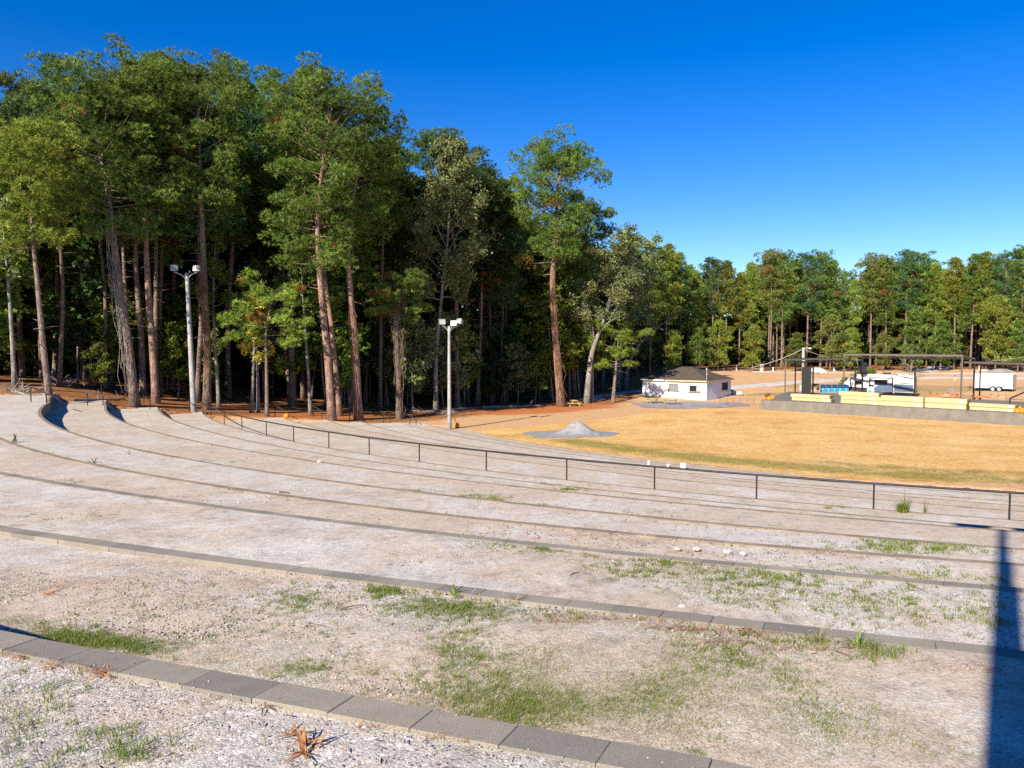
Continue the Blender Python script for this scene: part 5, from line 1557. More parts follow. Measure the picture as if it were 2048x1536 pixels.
# ------------------------------------------------------------------ caravan
def caravan():
    D = 137.0
    a = at(1688, 788, 139.5); ang = math.atan2(-.60, .80)
    bz = g1(a[0] + 3, a[1])
    k = 0.0895 / 10.24 * 1.04    # metres per zoomed pixel along the side
    Lx = (1668 - 412) * k / 1.0
    zt = at(1750, 748.5, 137)[2]
    base = zt - 3.45
    root = thing('travel_trailer', 'white and blue-grey caravan with slide-out parked behind the stage', 'caravan', (a[0], a[1], base), ang)
    def X(z): return (z - 412) * k
    def Z(z): return 3.45 - (z - 605) * (3.45 - .35) / (1000 - 605)
    def ext(poly, y0, y1, name, mat, par=root, bev=0.0):
        mb = MB(); n = len(poly)
        mb.v = [(x, y0, z) for x, z in poly] + [(x, y1, z) for x, z in poly]
        mb.f = [tuple(range(n))[::1], tuple(range(2 * n - 1, n - 1, -1))] + [(i, n + i, n + (i + 1) % n, (i + 1) % n) for i in range(n)]
        mb.f[0] = tuple(range(n)); 
        return mb.build(name, mat, par, bevel=bev)
    prof = [(X(430), .45), (X(412), Z(905)), (X(418), Z(790)), (X(520), Z(690)), (X(640), Z(622)), (X(720), 3.45), (X(1640), 3.40), (X(1668), 3.25), (X(1668), .55), (X(1640), .40)]
    body = ext(prof, 0, 2.5, 'body', M['rvwhite'], root, .05)
    MB().box((X(1150), -.004, Z(663)), (X(1660) - X(660), .012, .05)).build('roof_trim', M['rvdark'], root)
    ext([(X(415), Z(800)), (X(425), Z(780)), (X(640), Z(640)), (X(665), Z(640)), (X(610), Z(675)), (X(470), Z(760))], -.012, -.002, 'nose_stripe', M['rvdark'])
    # slide-out room
    ext([(X(892), Z(985)), (X(1308), Z(985)), (X(1308), Z(682)), (X(892), Z(682))], -.55, -.0, 'slide_out', M['rvwhite'], root, .02)
    fr = MB()
    for x0, x1, z0, z1 in ((885, 912, 690, 985), (1290, 1315, 690, 985), (885, 1315, 672, 692)):
        fr.box(((X(x0) + X(x1)) / 2, -.565, (Z(z0) + Z(z1)) / 2), (X(x1) - X(x0), .03, Z(z0) - Z(z1)))
    fr.build('slide_trim', M['rvdark'], root)
    ext([(X(914), Z(982)), (X(1288), Z(982)), (X(1288), Z(805)), (X(1215), Z(815)), (X(1040), Z(850)), (X(914), Z(935))], -.562, -.552, 'blue_panel', M['rvblue'])
    ext([(X(1318), Z(984)), (X(1655), Z(984)), (X(1655), Z(826)), (X(1318), Z(808))], -.012, -.002, 'blue_panel', M['rvblue'])
    ext([(X(430), Z(985)), (X(884), Z(985)), (X(884), Z(915)), (X(500), Z(900))], -.012, -.002, 'dark_skirt', M['rvdark'])
    def win(x0, x1, z0, z1, y, name='window'):
        r = MB(); cx, cz, w, h = (X(x0) + X(x1)) / 2, (Z(z0) + Z(z1)) / 2, X(x1) - X(x0), Z(z0) - Z(z1)
        f = MB().box((cx, y - .01, cz), (w + .08, .03, h + .08)).build(name, M['rvdark'], root, bevel=.04)
        MB().box((cx, y - .028, cz), (w - .06, .02, h - .06)).build('pane', M['rvglass'], f)
    win(985, 1208, 722, 838, -.56); win(615, 748, 760, 836, -.005)
    # swooshes
    def sw(pts, w, name='swoosh', y=-.018, mat='rvdark'):
        P = np.array([(X(x), Z(z)) for x, z in pts]); mb = MB(); n = len(P)
        T = np.gradient(P, axis=0); T /= np.linalg.norm(T, axis=1)[:, None]; N = np.stack([-T[:, 1], T[:, 0]], -1)
        ww = w * np.sin(np.linspace(0.15, math.pi - .1, n))
        mb.v = [(p[0], y, p[1]) for p in P + N * ww[:, None]] + [(p[0], y, p[1]) for p in P - N * ww[:, None]]
        mb.f = [(i, i + 1, n + i + 1, n + i) for i in range(n - 1)]
        mb.build(name, M[mat], root)
    sw([(1400, 855), (1440, 870), (1448, 890), (1430, 912), (1395, 930)], .09)
    sw([(1340, 930), (1370, 905), (1400, 905)], .08); sw([(1480, 665), (1560, 672), (1655, 690)], .07)
    sw([(520, 800), (560, 830), (640, 850), (760, 858), (880, 850)], .05); sw([(540, 775), (515, 800), (545, 835)], .06)
    sw([(920, 712), (1000, 690), (1100, 690)], .03, y=-.57)
    sw([(1045, 915), (1120, 890), (1230, 870)], .025, y=-.568, mat='lot')
    # rear wall, bumper
    MB().box((X(1668) + .012, 1.25, 1.9), (.02, 2.3, 2.5)).build('rear_panel', M['rvtan'], root)
    MB().box((X(1668) + .10, 1.25, .5), (.14, 2.2, .14)).build('bumper', M['rvdark'], root)
    MB().box((X(1160), 1.2, 3.60), (1.25, .9, .34)).build('air_conditioner', M['rvdark'], root, bevel=.07)
    MB().box((X(1520), 1.0, 3.47), (.6, .6, .12)).box((X(1390), 1.3, 3.47), (.3, .3, .12)).build('roof_vent', M['rvwhite'], root, bevel=.02)
    for x in (1215, 1310):
        w = MB().lathe([(.36, -.12), (.40, -.08), (.40, .08), (.36, .12)], 20, (X(x), .14, .40), axis='y').build('wheel', M['tyre'], root, True)
        MB().lathe([(.2, -.01), (.2, .01)], 14, (X(x), .01, .40), axis='y').build('rim', M['lampgrey'], w)
    MB().tube([(X(430), .3, .5), (X(340), 1.2, .45)], .06).tube([(X(430), 2.2, .5), (X(340), 1.2, .45)], .06).build('hitch', M['rvdark'], root)
    for x in (470, 1600): MB().bar((X(x), .5, -.15), (X(x), .5, .5), .09).build('jack', M['rvdark'], root)
    # lettering
    cu = bpy.data.curves.new('lettering', 'FONT'); cu.body = 'PREMIER'; cu.size = .34; cu.shear = .25; cu.extrude = .004; cu.align_x = 'CENTER'; cu.space_character = 1.05; cu.offset = .012
    tmp = bpy.data.objects.new('tmp_text', cu); COL.objects.link(tmp)
    dg = bpy.context.evaluated_depsgraph_get()
    me = bpy.data.meshes.new_from_object(tmp.evaluated_get(dg)); bpy.data.objects.remove(tmp)
    me.materials.clear(); 
    tx = finish(me, 'lettering', M['rvdark'], root)
    tx.rotation_euler = (math.pi / 2, 0, 0); tx.location = (X(1488), -.012, Z(808)); tx.scale = (1.28, 1, 1)
    return root
caravan()

def cargo_trailer():
    D = 138.0
    a = at(1949, 780, D + 2.0); b = at(2024.5, 780, D - 2.4)
    d = (b - a)[:2]; L = np.linalg.norm(d); ang = math.atan2(d[1], d[0])
    zt = at(1985, 746.8, D)[2]; z0 = g1((a[0] + b[0]) / 2, (a[1] + b[1]) / 2); z0 = min(z0, at(1985, 782.5, D)[2])
    H = zt - z0
    root = thing('cargo_trailer', 'white enclosed twin-axle cargo trailer parked behind the right canopy', 'trailer', (a[0], a[1], z0), ang)
    bo = .42
    MB().box((L / 2, 1.2, (H + bo) / 2), (L, 2.4, H - bo)).build('body', M['white'], root, bevel=.07)
    MB().box((L / 2, -.008, bo + .08), (L - .1, .02, .14)).build('lower_rail', M['rvdark'], root)
    MB().box((L / 2, -.008, H - .10), (L - .1, .02, .06)).build('top_rail', M['lampgrey'], root)
    MB().box((L + .006, 1.2, (H + bo) / 2), (.02, 2.2, H - bo - .3)).build('rear_door', M['rvtan'], root)
    for f in (.50, .67):
        w = MB().lathe([(.37, -.12), (.42, -.08), (.42, .08), (.37, .12)], 22, (L * f, -.14, .42), axis='y').build('wheel', M['tyre'], root, True)
        MB().lathe([(.26, -.012), (.26, .012)], 16, (L * f, -.265, .42), axis='y').build('rim', M['white'], w)
        MB().lathe([(.07, -.012), (.07, .012)], 10, (L * f, -.28, .42), axis='y').build('hub', M['rvdark'], w)
        ar = [(L * f + .56 * math.cos(t), -.15, .42 + .54 * math.sin(t)) for t in np.linspace(.1, math.pi - .1, 12)]
        mb = MB(); n = len(ar)
        mb.v = [(x, -.28, z) for x, _, z in ar] + [(x, .0, z) for x, _, z in ar]; mb.f = [(i, i + 1, n + i + 1, n + i) for i in range(n - 1)]
        mb.build('fender', M['rvdark'], root)
    MB().tube([(0, .4, .5), (-1.3, 1.2, .48)], .06).tube([(0, 2.0, .5), (-1.3, 1.2, .48)], .06).tube([(-1.3, 1.2, .48), (-1.6, 1.2, .5)], .06).build('tongue', M['rvdark'], root)
    MB().tube([(-1.1, 1.2, .0), (-1.1, 1.2, 1.05)], .05).build('jack', M['rvdark'], root)
    MB().box((.25, -.012, H - .35), (.14, .02, .08)).build('marker_lamp', M['rust'], root)
cargo_trailer()

# ------------------------------------------------------------------ utility pole, cables, pedestals
u0 = at(1606, 745, 188); uz = g1(u0[0], u0[1])
t_ = thing('utility_pole', 'short pale wooden utility pole with lamp above the left canopy', 'utility pole', (u0[0], u0[1], uz))
uh = at(1606, 695, 188)[2] - uz
MB().tube([(0, 0, -.3), (0, 0, uh)], [.36, .30], 10).build('pole', M['polewood'], t_, True)
MB().tube([(0, 0, uh - .6), (.6, -.2, uh - .1), (1.2, -.3, uh - .05)], .06, 6).build('arm', M['lampgrey'], t_)
MB().lathe([(.15, .1), (.5, -.05), (.45, -.35), (.1, -.45)], 14, (1.45, -.3, uh - .05)).build('lamp', M['lampgrey'], t_, True)
MB().box((0, -.45, uh * .55), (.55, .3, 1.1)).build('meter_box', M['lampgrey'], t_)
def cable(a, b, sag, label, r=.05):
    P = [tuple(np.array(a) + (np.array(b) - np.array(a)) * t + np.array([0, 0, -sag * 4 * t * (1 - t)])) for t in np.linspace(0, 1, 14)]
    c = np.array(P[0])
    o = MB().tube([tuple(np.array(p) - c) for p in P], r, 5).build('cable', M['rope'], None)
    o.location = P[0]; tag(o, label, 'cable')
top = (u0[0], u0[1], uz + uh - .3)
cable(top, tuple(at(1503, 735, 190)), .5, 'pale cable running down left from the short utility pole', .06)
cable(top, tuple(at(1722, 720, 139)), .8, 'pale cable running down right from the utility pole to the main canopy', .05)
cable(tuple(at(1952, 724, 123)), tuple(at(2075, 707, 140)), .3, 'pale cable climbing right above the right canopy', .045)
for i, (px, py, D, w, h, lb) in enumerate([(1523, 749, 196, 7, 16, 'grey slab-like electric cabinet below the guy wire'), (1473, 738, 203, 2, 11, 'white hookup post right of the house, near the far trunks'), (1546, 737, 204, 2, 8, 'white hookup post left of the utility pole'), (1865, 735, 206, 2.5, 11, 'white hookup post seen through the main canopy'),
        (1909, 757, 170, 3, 13, 'grey hookup post left of the cargo trailer'), (2030, 760, 168, 3.2, 12, 'grey hookup post right of the cargo trailer'), (1959, 739, 196, 2.6, 10, 'white hookup post above the cargo trailer roof'), (1668, 737, 205, 2.4, 7, 'short white hookup post left of the main canopy')]):
    p = at(px, py, D); z = g1(p[0], p[1]); m = D / FPX
    o = thing('hookup_post', lb, 'hookup post', (p[0], p[1], z), 0, 'utility hookup posts in the clearing')
    MB().box((0, 0, h * m / 2 - .1), (w * m, .3, h * m + .2)).build('post', M['white' if i not in (0, 4, 5) else 'lampgrey'], o, bevel=.02)
    MB().box((0, -.17, h * m * .7), (w * m * 1.15, .06, h * m * .3)).build('outlet_box', M['frame' if i in (0, 4, 5) else 'lampgrey'], o)
def heap(px, py, D, wx, hz, mat, label, name):
    p = at(px, py, D); z = g1(p[0], p[1])
    n = 22; vs, fs = [], []
    for j in range(9):
        for i in range(n):
            a = 2 * math.pi * i / n; rr = j / 8 * wx * (1 + .12 * math.sin(a * 3 + px))
            x, y = rr * math.cos(a), rr * .7 * math.sin(a)
            vs.append((x, y, hz * math.cos(min(1, j / 8) * math.pi / 2) ** .8 * (1 + .15 * math.sin(a * 5 + j)) - .05))
    for j in range(8):
        for i in range(n):
            k = (i + 1) % n; fs.append((j * n + i, (j + 1) * n + i, (j + 1) * n + k, j * n + k))
    o = MB().add(vs, fs).build(name, M[mat], None, True); o.location = (p[0], p[1], z)
    tag(o, label, 'heap')
heap(1633, 737, 200, 3.6, 1.25, 'road', 'pale gravel heap behind the black panel near the far trees', 'gravel_heap')
heap(2000, 740, 190, 3.6, .75, 'lot', 'grey covered heap behind the cargo trailer', 'covered_heap')
heap(1968, 738, 194, 2.0, .5, 'road', 'low pale heap left of the grey covered one', 'gravel_heap')
p = at(1472.5, 789, 139.5); z = g1(p[0], p[1])
o = thing('masonry_pallet', 'pallet of pale grey blocks standing right of the white house', 'pallet', (p[0], p[1], z), -.3)
MB().box((0, 0, .07), (2.2, 1.2, .14)).build('pallet', M['greywood'], o)
for i in range(4): MB().box((-.78 + .52 * i, 0, .47), (.5, 1.1, .66 - .05 * (i % 2))).build('block', M['slab'], o, bevel=.02)
MB().box((-.75, -.1, .92), (.6, .6, .22)).build('cover', M['rvdark'], o, bevel=.05)

# chain link fence piece right of the house
fa, fb = at(1440, 800, 121), at(1508, 803, 121)
o = thing('wire_fence', 'thin wire fence with steel posts between the white house and the stage', 'fence', (fa[0], fa[1], g1(fa[0], fa[1])))
for t in np.linspace(0, 1, 6):
    q = fa + (fb - fa) * t; z = g1(q[0], q[1])
    MB().tube([(q[0] - fa[0], q[1] - fa[1], z - o.location.z - .1), (q[0] - fa[0], q[1] - fa[1], z - o.location.z + 1.15)], .035, 6).build('post', M['greywood'], o)
mb = MB()
for h in (.2, .5, .8, 1.1):
    pts = []
    for t in np.linspace(0, 1, 8):
        q = fa + (fb - fa) * t; pts.append((q[0] - fa[0], q[1] - fa[1], g1(q[0], q[1]) - o.location.z + h))
    mb.tube(pts, .012, 4)
mb.build('wire', M['greywood'], o)

# ------------------------------------------------------------------ picnic tables
def picnic(loc, rz, label, mat, s=1.0):
    root = thing('picnic_table', label, 'picnic table', loc, rz, 'picnic tables')
    L = 2.0 * s
    tp = MB()
    for i in range(5): tp.box((0, (-.32 + .16 * i) * s, .745 * s), (L, .145 * s, .04 * s))
    tp.build('table_top', M[mat], root)
    for sy in (-1, 1):
        b_ = MB()
        for j in range(2): b_.box((0, sy * (.68 + .15 * j) * s, .44 * s), (L, .14 * s, .04 * s))
        b_.build('bench', M[mat], root)
    for sx in (-1, 1):
        for sy in (-1, 1):
            MB().bar((sx * L * .36, sy * .22 * s, .72 * s), (sx * L * .36, sy * .72 * s, -.05), .05 * s, .10 * s).build('leg', M[mat], root)
        MB().box((sx * L * .36 + .05 * sx, 0, .395 * s), (.045 * s, 1.66 * s, .09 * s)).box((sx * L * .36 + .05 * sx, 0, .685 * s), (.045 * s, .7 * s, .08 * s)).build('brace', M[mat], root)
    return root
for px, py, D, rz, lb, m_, s_ in [(1147, 811, 119.0, 1.75, 'yellow timber picnic table between the lone pine and the leaning broadleaf', 'yellow', 1.2), (1307, 803, 124, .35, 'yellow timber picnic table at the left end of the house front', 'yellow', 1.15), (1343, 804, 122.5, .1, 'yellow timber picnic table below the grey boarded house window', 'yellow', 1.2), (1068, 798, 131, .9, 'grey picnic table standing in the shade left of the lone pine', 'greywood', 1.6)]:
    p = at(px, py, D)
    picnic((p[0], p[1], g1(p[0], p[1]) - .02), rz, lb, m_, s_)

# ------------------------------------------------------------------ logs, brush, rocks by the wood
def log(pxs, r, label, mat='deadlog', twigs=3):
    P = []
    for px, py, D in pxs:
        p = at(px, py, D); P.append(np.array([p[0], p[1], g1(p[0], p[1]) + r * .8]))
    c = P[0].copy(); rr = random.Random(label)
    root = thing('fallen_log', label, 'log', tuple(c), 0, 'fallen logs at the wood edge')
    pts = smooth_path([tuple(p - c) for p in P], 10)
    MB().tube(pts, np.linspace(r, r * .5, 10), 7).build('stem', M[mat], root, True)
    for i in range(twigs):
        q = pts[rr.randrange(2, 9)]; e = q + np.array([rr.uniform(-1, 1), rr.uniform(-1, 1), rr.uniform(.2, 1.1)])
        MB().tube([tuple(q), tuple(e)], [r * .4, .02], 5).build('branch', M[mat], root)
log([(965, 812, 112), (1010, 806, 114), (1060, 800, 116), (1088, 797, 118)], .22, 'long pale fallen log on the shaded ground left of the lone pine')
log([(880, 826, 104), (850, 829, 103), (818, 826, 103)], .2, 'fallen log behind the lowest stair handrail')
log([(905, 824, 107), (928, 818, 110), (958, 812, 112)], .16, 'crooked log just right of the shorter light pole')
log([(8, 792, 71), (35, 782, 72), (58, 779, 73)], .16, 'bleached fallen branch at the left edge of the wood')
log([(20, 787, 72), (50, 790, 70), (72, 786, 70)], .14, 'bleached branch crossing the fallen one at the left edge')
log([(150, 793, 72), (200, 796, 76), (250, 800, 80)], .13, 'thin dark log lying between the upper stair handrails')
def brush(px, py, D, w, h, label, seed, mat='deadlog', n=46):
    p = at(px, py, D); z = g1(p[0], p[1]); rr = random.Random(seed)
    mb = MB()
    for i in range(n):
        a = rr.uniform(0, 6.28); q = (rr.gauss(0, w * .35), rr.gauss(0, w * .25), rr.uniform(0, h * .5)); l = rr.uniform(.5, 1.4) * h
        e = (q[0] + math.cos(a) * l, q[1] + math.sin(a) * l * .6, q[2] + rr.uniform(-.1, .7) * l)
        mb.tube([q, ((q[0] + e[0]) / 2, (q[1] + e[1]) / 2, (q[2] + e[2]) / 2 + .12), e], [.035, .025, .01], 4)
    o = mb.build('brush_pile', M[mat], None); o.location = (p[0], p[1], z); tag(o, label, 'brush pile')
brush(40, 788, 71, 2.6, 1.0, 'bleached brush pile at the left edge below the pale thin tree', 1)
brush(128, 778, 82, 2.6, 1.3, 'pale brushwood right of the leaning smooth-trunked pine', 2)
brush(892, 834, 101, 1.6, .8, 'grey brush and roots left of the crooked log by the shorter light pole', 3)
brush(375, 806, 92, 2.0, 2.6, 'hanging tangle of dry vines behind the taller light pole', 4, 'vine', 60)
def vine(px, D, label, seed, spread=.7, n=26, mat='vine'):
    rr = random.Random(seed); root_p = at(*px[0], D); c = np.array([root_p[0], root_p[1], g1(root_p[0], root_p[1])])
    P = np.array([at(x, y, D) for x, y in px]) - c; P[:, 1] -= .35; P[0, 2] = 0
    mb = MB()
    for i in range(n):
        t0 = rr.uniform(0, .55); t1 = min(1, t0 + rr.uniform(.25, .6))
        ts = np.linspace(t0, t1, 7); s = np.linspace(0, 1, len(P))
        o_ = np.array([rr.gauss(0, spread * .5), rr.gauss(-.1, spread * .25), 0])
        pts = [tuple(np.array([np.interp(t, s, P[:, k]) for k in range(3)]) + o_ * (0.4 + .9 * rr.random()) + np.array([rr.gauss(0, .1), rr.gauss(0, .08), 0])) for t in ts]
        mb.tube(pts, [.02, .024, .022, .02, .018, .014, .008], 4)
    o = mb.build('climbing_vine', M[mat], None); o.location = tuple(c); tag(o, label, 'vine')
vine([(262, 806), (248, 690), (228, 520), (218, 380)], 77.6, 'pale dry vines climbing the huge leaning pine', 5, .9, 20, 'deadlog')
vine([(1121, 808), (1111, 700), (1103, 580), (1107, 480)], 117.5, 'rust brown vines wrapped round the lone big pine trunk', 6, .6, 34)
vine([(797, 830), (797, 740), (794, 640), (796, 590)], 94.5, 'dark dry vines covering the short pine with flat pads', 7, .8, 34, 'bark')
vine([(415, 818), (415, 700), (408, 560), (405, 470)], 83.6, 'dry vines on the dark-barked pine beside the taller light pole', 8, .5, 30)
vine([(716, 834), (711, 690), (702, 600), (694, 500)], 89.5, 'reddish vine scraps on the stout red-barked pine', 9, .4, 16)
for i, (px, py, D, w, h, lb) in enumerate([(1718, 752, 141, 3.8, 1.9, 'leafy green shrub behind the caravan nose'), (1740, 748, 142, 3.6, 1.9, 'leafy shrub top showing over the caravan roof'), (1690, 770, 143, 2.0, 2.6, 'thin leafy shrub left of the caravan nose')]):
    p = at(px, py, D); z = g1(p[0], p[1])
    hh = max(2.0, p[2] + h * .6 - z)
    g = broad_geo(500 + i, straight(hh, .1, i), .06, .5, w * .6, limbs=14, leaf=.16, nleaf=26, pal='leaf', spread=1.3)
    tree_obj('shrub', g, lb, (p[0], p[1], z), None, 'shrub', 'bark_grey', 'leaves')
p = at(1822, 780, 144); z = g1(p[0], p[1]); hh = at(1815, 712, 144)[2] - z
g = broad_geo(520, [(0, 0, 0), (-.3, 0, hh * .5), (-.9, 0, hh)], .12, 1.2, 3.0, limbs=12, leaf=.12, nleaf=7, pal='olive', bare=.35)
tree_obj('bare_tree', g, 'half-bare grey young tree leaning behind the rear end of the caravan', (p[0], p[1], z), None, 'tree', 'bark_grey', 'leaves')

# white boxes on the lower terraces
for px, yt, yb, w, lb in [(1297.5, 921, 929.5, 3.6, 'tall thin white post left of the three on the lower terraces'), (1336, 927.5, 934, 3.8, 'smallest white post, in the middle of the three on the lower terraces'), (1366, 926, 939, 8, 'widest white box, nearest of the three on the lower terraces')]:
    p = on(px, yb, 8.85); m = p[1] / FPX
    o = thing('white_box', lb, 'utility box', (p[0], p[1], EYE - 8.88), .2, 'white boxes on the lower terraces')
    h = (yb - yt) * m
    MB().box((0, 0, h / 2), (w * m, w * m * .8, h)).build('body', M['white'], o, bevel=.015)
    MB().box((0, 0, h + .012), (w * m * 1.06, w * m * .86, .03)).build('cap', M['white'], o)

# ------------------------------------------------------------------ foreground: grass, stones, weeds
def terr_level(x, y):
    """gravel height of the terraces (arrays); nan outside them"""
    a, r = arc_of(x, y)
    z = np.full(np.shape(a), EYE - HH[1] - .014)
    for k in range(1, 14):
        z = np.where(r < rad(k, a), EYE - HH[k + 1] - (.014 if k + 1 < 14 else 0), z)
    return z
def on_cap(x, y):
    a, r = arc_of(x, y); m = np.zeros(np.shape(a), bool)
    for k in range(1, 10): m |= (r > rad(k, a) - .01) & (r < rad(k, a) + .20)
    return m
def hk(k): return HH[k] + .014

# patches: terrace number, photo ellipse (cx, cy, rx, ry), blades per patch, blade length
GP = [(2,1180,1395,170,42,13000,0.053),(2,1120,1425,120,34,9000,0.064),(2,1350,1410,330,70,6500,.048),(2,1520,1330,300,45,2200,.042),(2,980,1290,220,45,2000,.042),(2,1260,1440,120,45,4200,0.051),(2,1330,1330,130,35,1700,0.043),(2,1080,1310,170,22,1900,0.047),(2,1180,1330,120,28,1600,0.047),
      (2,860,1215,70,16,1100,0.051),(2,770,1185,30,8,500,0.047),(2,940,1225,60,12,600,0.051),(2,600,1205,45,14,550,0.043),(2,1640,1460,160,45,2100,0.055),(2,1500,1480,150,35,2000,0.051),(2,1830,1490,110,40,900,0.055),(2,1640,1385,120,32,600,0.043),(2,1750,1310,40,10,300,0.085),(2,1640,1285,30,8,160,0.068),
      (2,90,1272,75,12,1300,0.051),(2,180,1288,60,12,1600,0.055),(2,270,1300,40,10,1200,0.047),(2,420,1318,60,16,700,0.038),(2,560,1335,90,16,1100,0.043),(2,420,1275,140,30,800,0.034),(2,30,1250,40,8,350,0.051),(2,580,1345,50,12,500,0.043),(2,920,1270,70,24,500,0.043),(2,1100,1235,60,14,300,0.043),(2,1400,1290,200,40,800,0.038),(2,1250,1275,120,20,400,0.034),(2,300,1200,200,25,350,0.034),
      (1,70,1400,70,34,150,0.040),(1,250,1485,60,22,170,0.050),(1,200,1510,130,28,150,0.040),(1,40,1450,50,34,110,0.040),
      (3,1430,1150,190,18,1100,0.058),(3,1330,1125,120,10,600,0.047),(3,1150,1100,80,6,350,0.047),(3,950,1088,70,7,350,0.047),(3,870,1080,30,5,175,0.047),(3,1530,1165,120,22,750,0.055),(3,1640,1200,130,28,550,0.055),(3,1800,1215,120,25,550,0.062),(3,1960,1225,60,25,400,0.062),(3,1480,1200,130,20,300,0.047),(3,1030,1165,60,8,130,0.039),(3,980,1100,120,18,200,0.039),(3,1340,1190,180,20,250,0.039),(3,570,1160,40,6,70,0.039),(3,120,1040,90,9,210,0.039),(3,500,1060,60,6,110,0.039),
      (4,150,987,40,4,165,0.055),(4,110,962,60,4,80,0.047),(4,640,1050,60,5,120,0.055),(4,1840,1150,90,9,325,0.070),(4,1700,1150,120,9,250,0.062),(4,1950,1165,80,10,250,0.062),(4,1560,1140,80,6,150,0.055),(4,330,1008,60,4,100,0.047),
      (5,1840,1096,75,9,750,0.109),(5,1760,1105,70,6,175,0.078),(5,250,945,50,3,100,0.055),(5,700,1005,60,3,130,0.070),(5,1640,1095,70,5,100,0.070),
      (6,830,986,22,3,210,0.101),(6,970,1000,28,4,325,0.117),(6,940,995,14,3,125,0.094),(6,1060,1012,30,3,175,0.094),(6,660,975,40,3,125,0.078),(6,440,922,40,3,100,0.062),(6,300,912,25,2,70,0.070),(6,1230,1027,60,3,130,0.078),(6,1314,1036,25,2.5,110,0.094),(6,530,945,20,2,80,0.078),
      (8,1085,969,14,2,95,0.109),(8,520,889,14,2,70,0.094),(7,1140,979,14,2,100,0.109),(8,1810,1012,14,5,260,0.450),(8,1850,1017,8,3,110,0.350),(7,1700,1018,25,2,80,0.117),(8,1690,1014,25,2,80,0.117)]
def grass():
    r = np.random.default_rng(8)
    Vs, Cs = [], []
    for k, cx, cy, rx, ry, n, L in GP:
        n = int(n * 2.3)
        # tufts inside the patch
        nt = max(6, n // 7)
        u = r.normal(0, .72, (nt, 2)) * (1 + .5 * r.random((nt, 1)))
        P = np.array([on(cx + a * rx, cy + b * ry, hk(k))[:2] for a, b in u])
        ok = ~on_cap(P[:, 0], P[:, 1])
        a_, rr_ = arc_of(P[:, 0], P[:, 1])
        ok &= (rr_ > rad(k, a_) + .2) & (rr_ < rad(k - 1, a_) - .0)
        P = P[ok]
        if not len(P): continue
        w = r.random(len(P)) ** 3; w /= w.sum()
        idx = r.choice(len(P), n, p=w)
        dist = np.hypot(P[idx, 0], P[idx, 1])
        B = P[idx] + r.normal(0, .022, (n, 2)) * np.clip(dist / 6, 1, 4)[:, None]
        okb = ~on_cap(B[:, 0], B[:, 1]); B = B[okb]; n = len(B); dist = np.hypot(B[:, 0], B[:, 1])
        z = terr_level(B[:, 0], B[:, 1]) - .012
        h = L * r.uniform(.45, 1.35, n)
        az = r.uniform(0, 6.28, n); ln = r.uniform(.1, .75, n)
        d = np.stack([np.cos(az) * ln, np.sin(az) * ln, np.sqrt(1 - (ln * .8) ** 2)], -1)
        sd = np.stack([-np.sin(az), np.cos(az), 0 * az], -1) * np.maximum(.0016, dist * .00030)[:, None] * r.uniform(.7, 1.3, (n, 1))
        b0 = np.c_[B, z]
        mid = b0 + d * h[:, None] * .55; tipp = mid + (d * [1.5, 1.5, .62]) * h[:, None] * .5
        V = np.stack([b0 - sd, b0 + sd, mid + sd * .8, tipp, mid - sd * .8], 1)
        Vs.append(V)
        base = np.array([(0.175, 0.235, 0.040), (0.130, 0.185, 0.036), (0.26, 0.25, 0.080), (0.36, 0.30, 0.14)])
        c = base[r.choice(4, n, p=[.42, .3, .18, .10])] * r.uniform(.75, 1.25, (n, 1))
        Cs.append(c)
    V = np.concatenate(Vs); C = np.concatenate(Cs); n = len(V)
    i0 = np.arange(n)[:, None] * 5
    F4 = (i0 + np.array([0, 1, 2, 4])).tolist(); F3 = (i0 + np.array([4, 2, 3])).tolist()
    me = bpy.data.meshes.new('grass')
    me.from_pydata(V.reshape(-1, 3).tolist(), [], F4 + F3)
    a = me.attributes.new('col', 'FLOAT_COLOR', 'POINT'); col = np.ones((n * 5, 4), np.float32); col[:, :3] = np.repeat(C, 5, 0)
    a.data.foreach_set('color', col.ravel())
    tag(finish(me, 'grass', M['grass']), 'sparse green grass growing through the terrace gravel', 'grass', None, 'stuff')
grass()

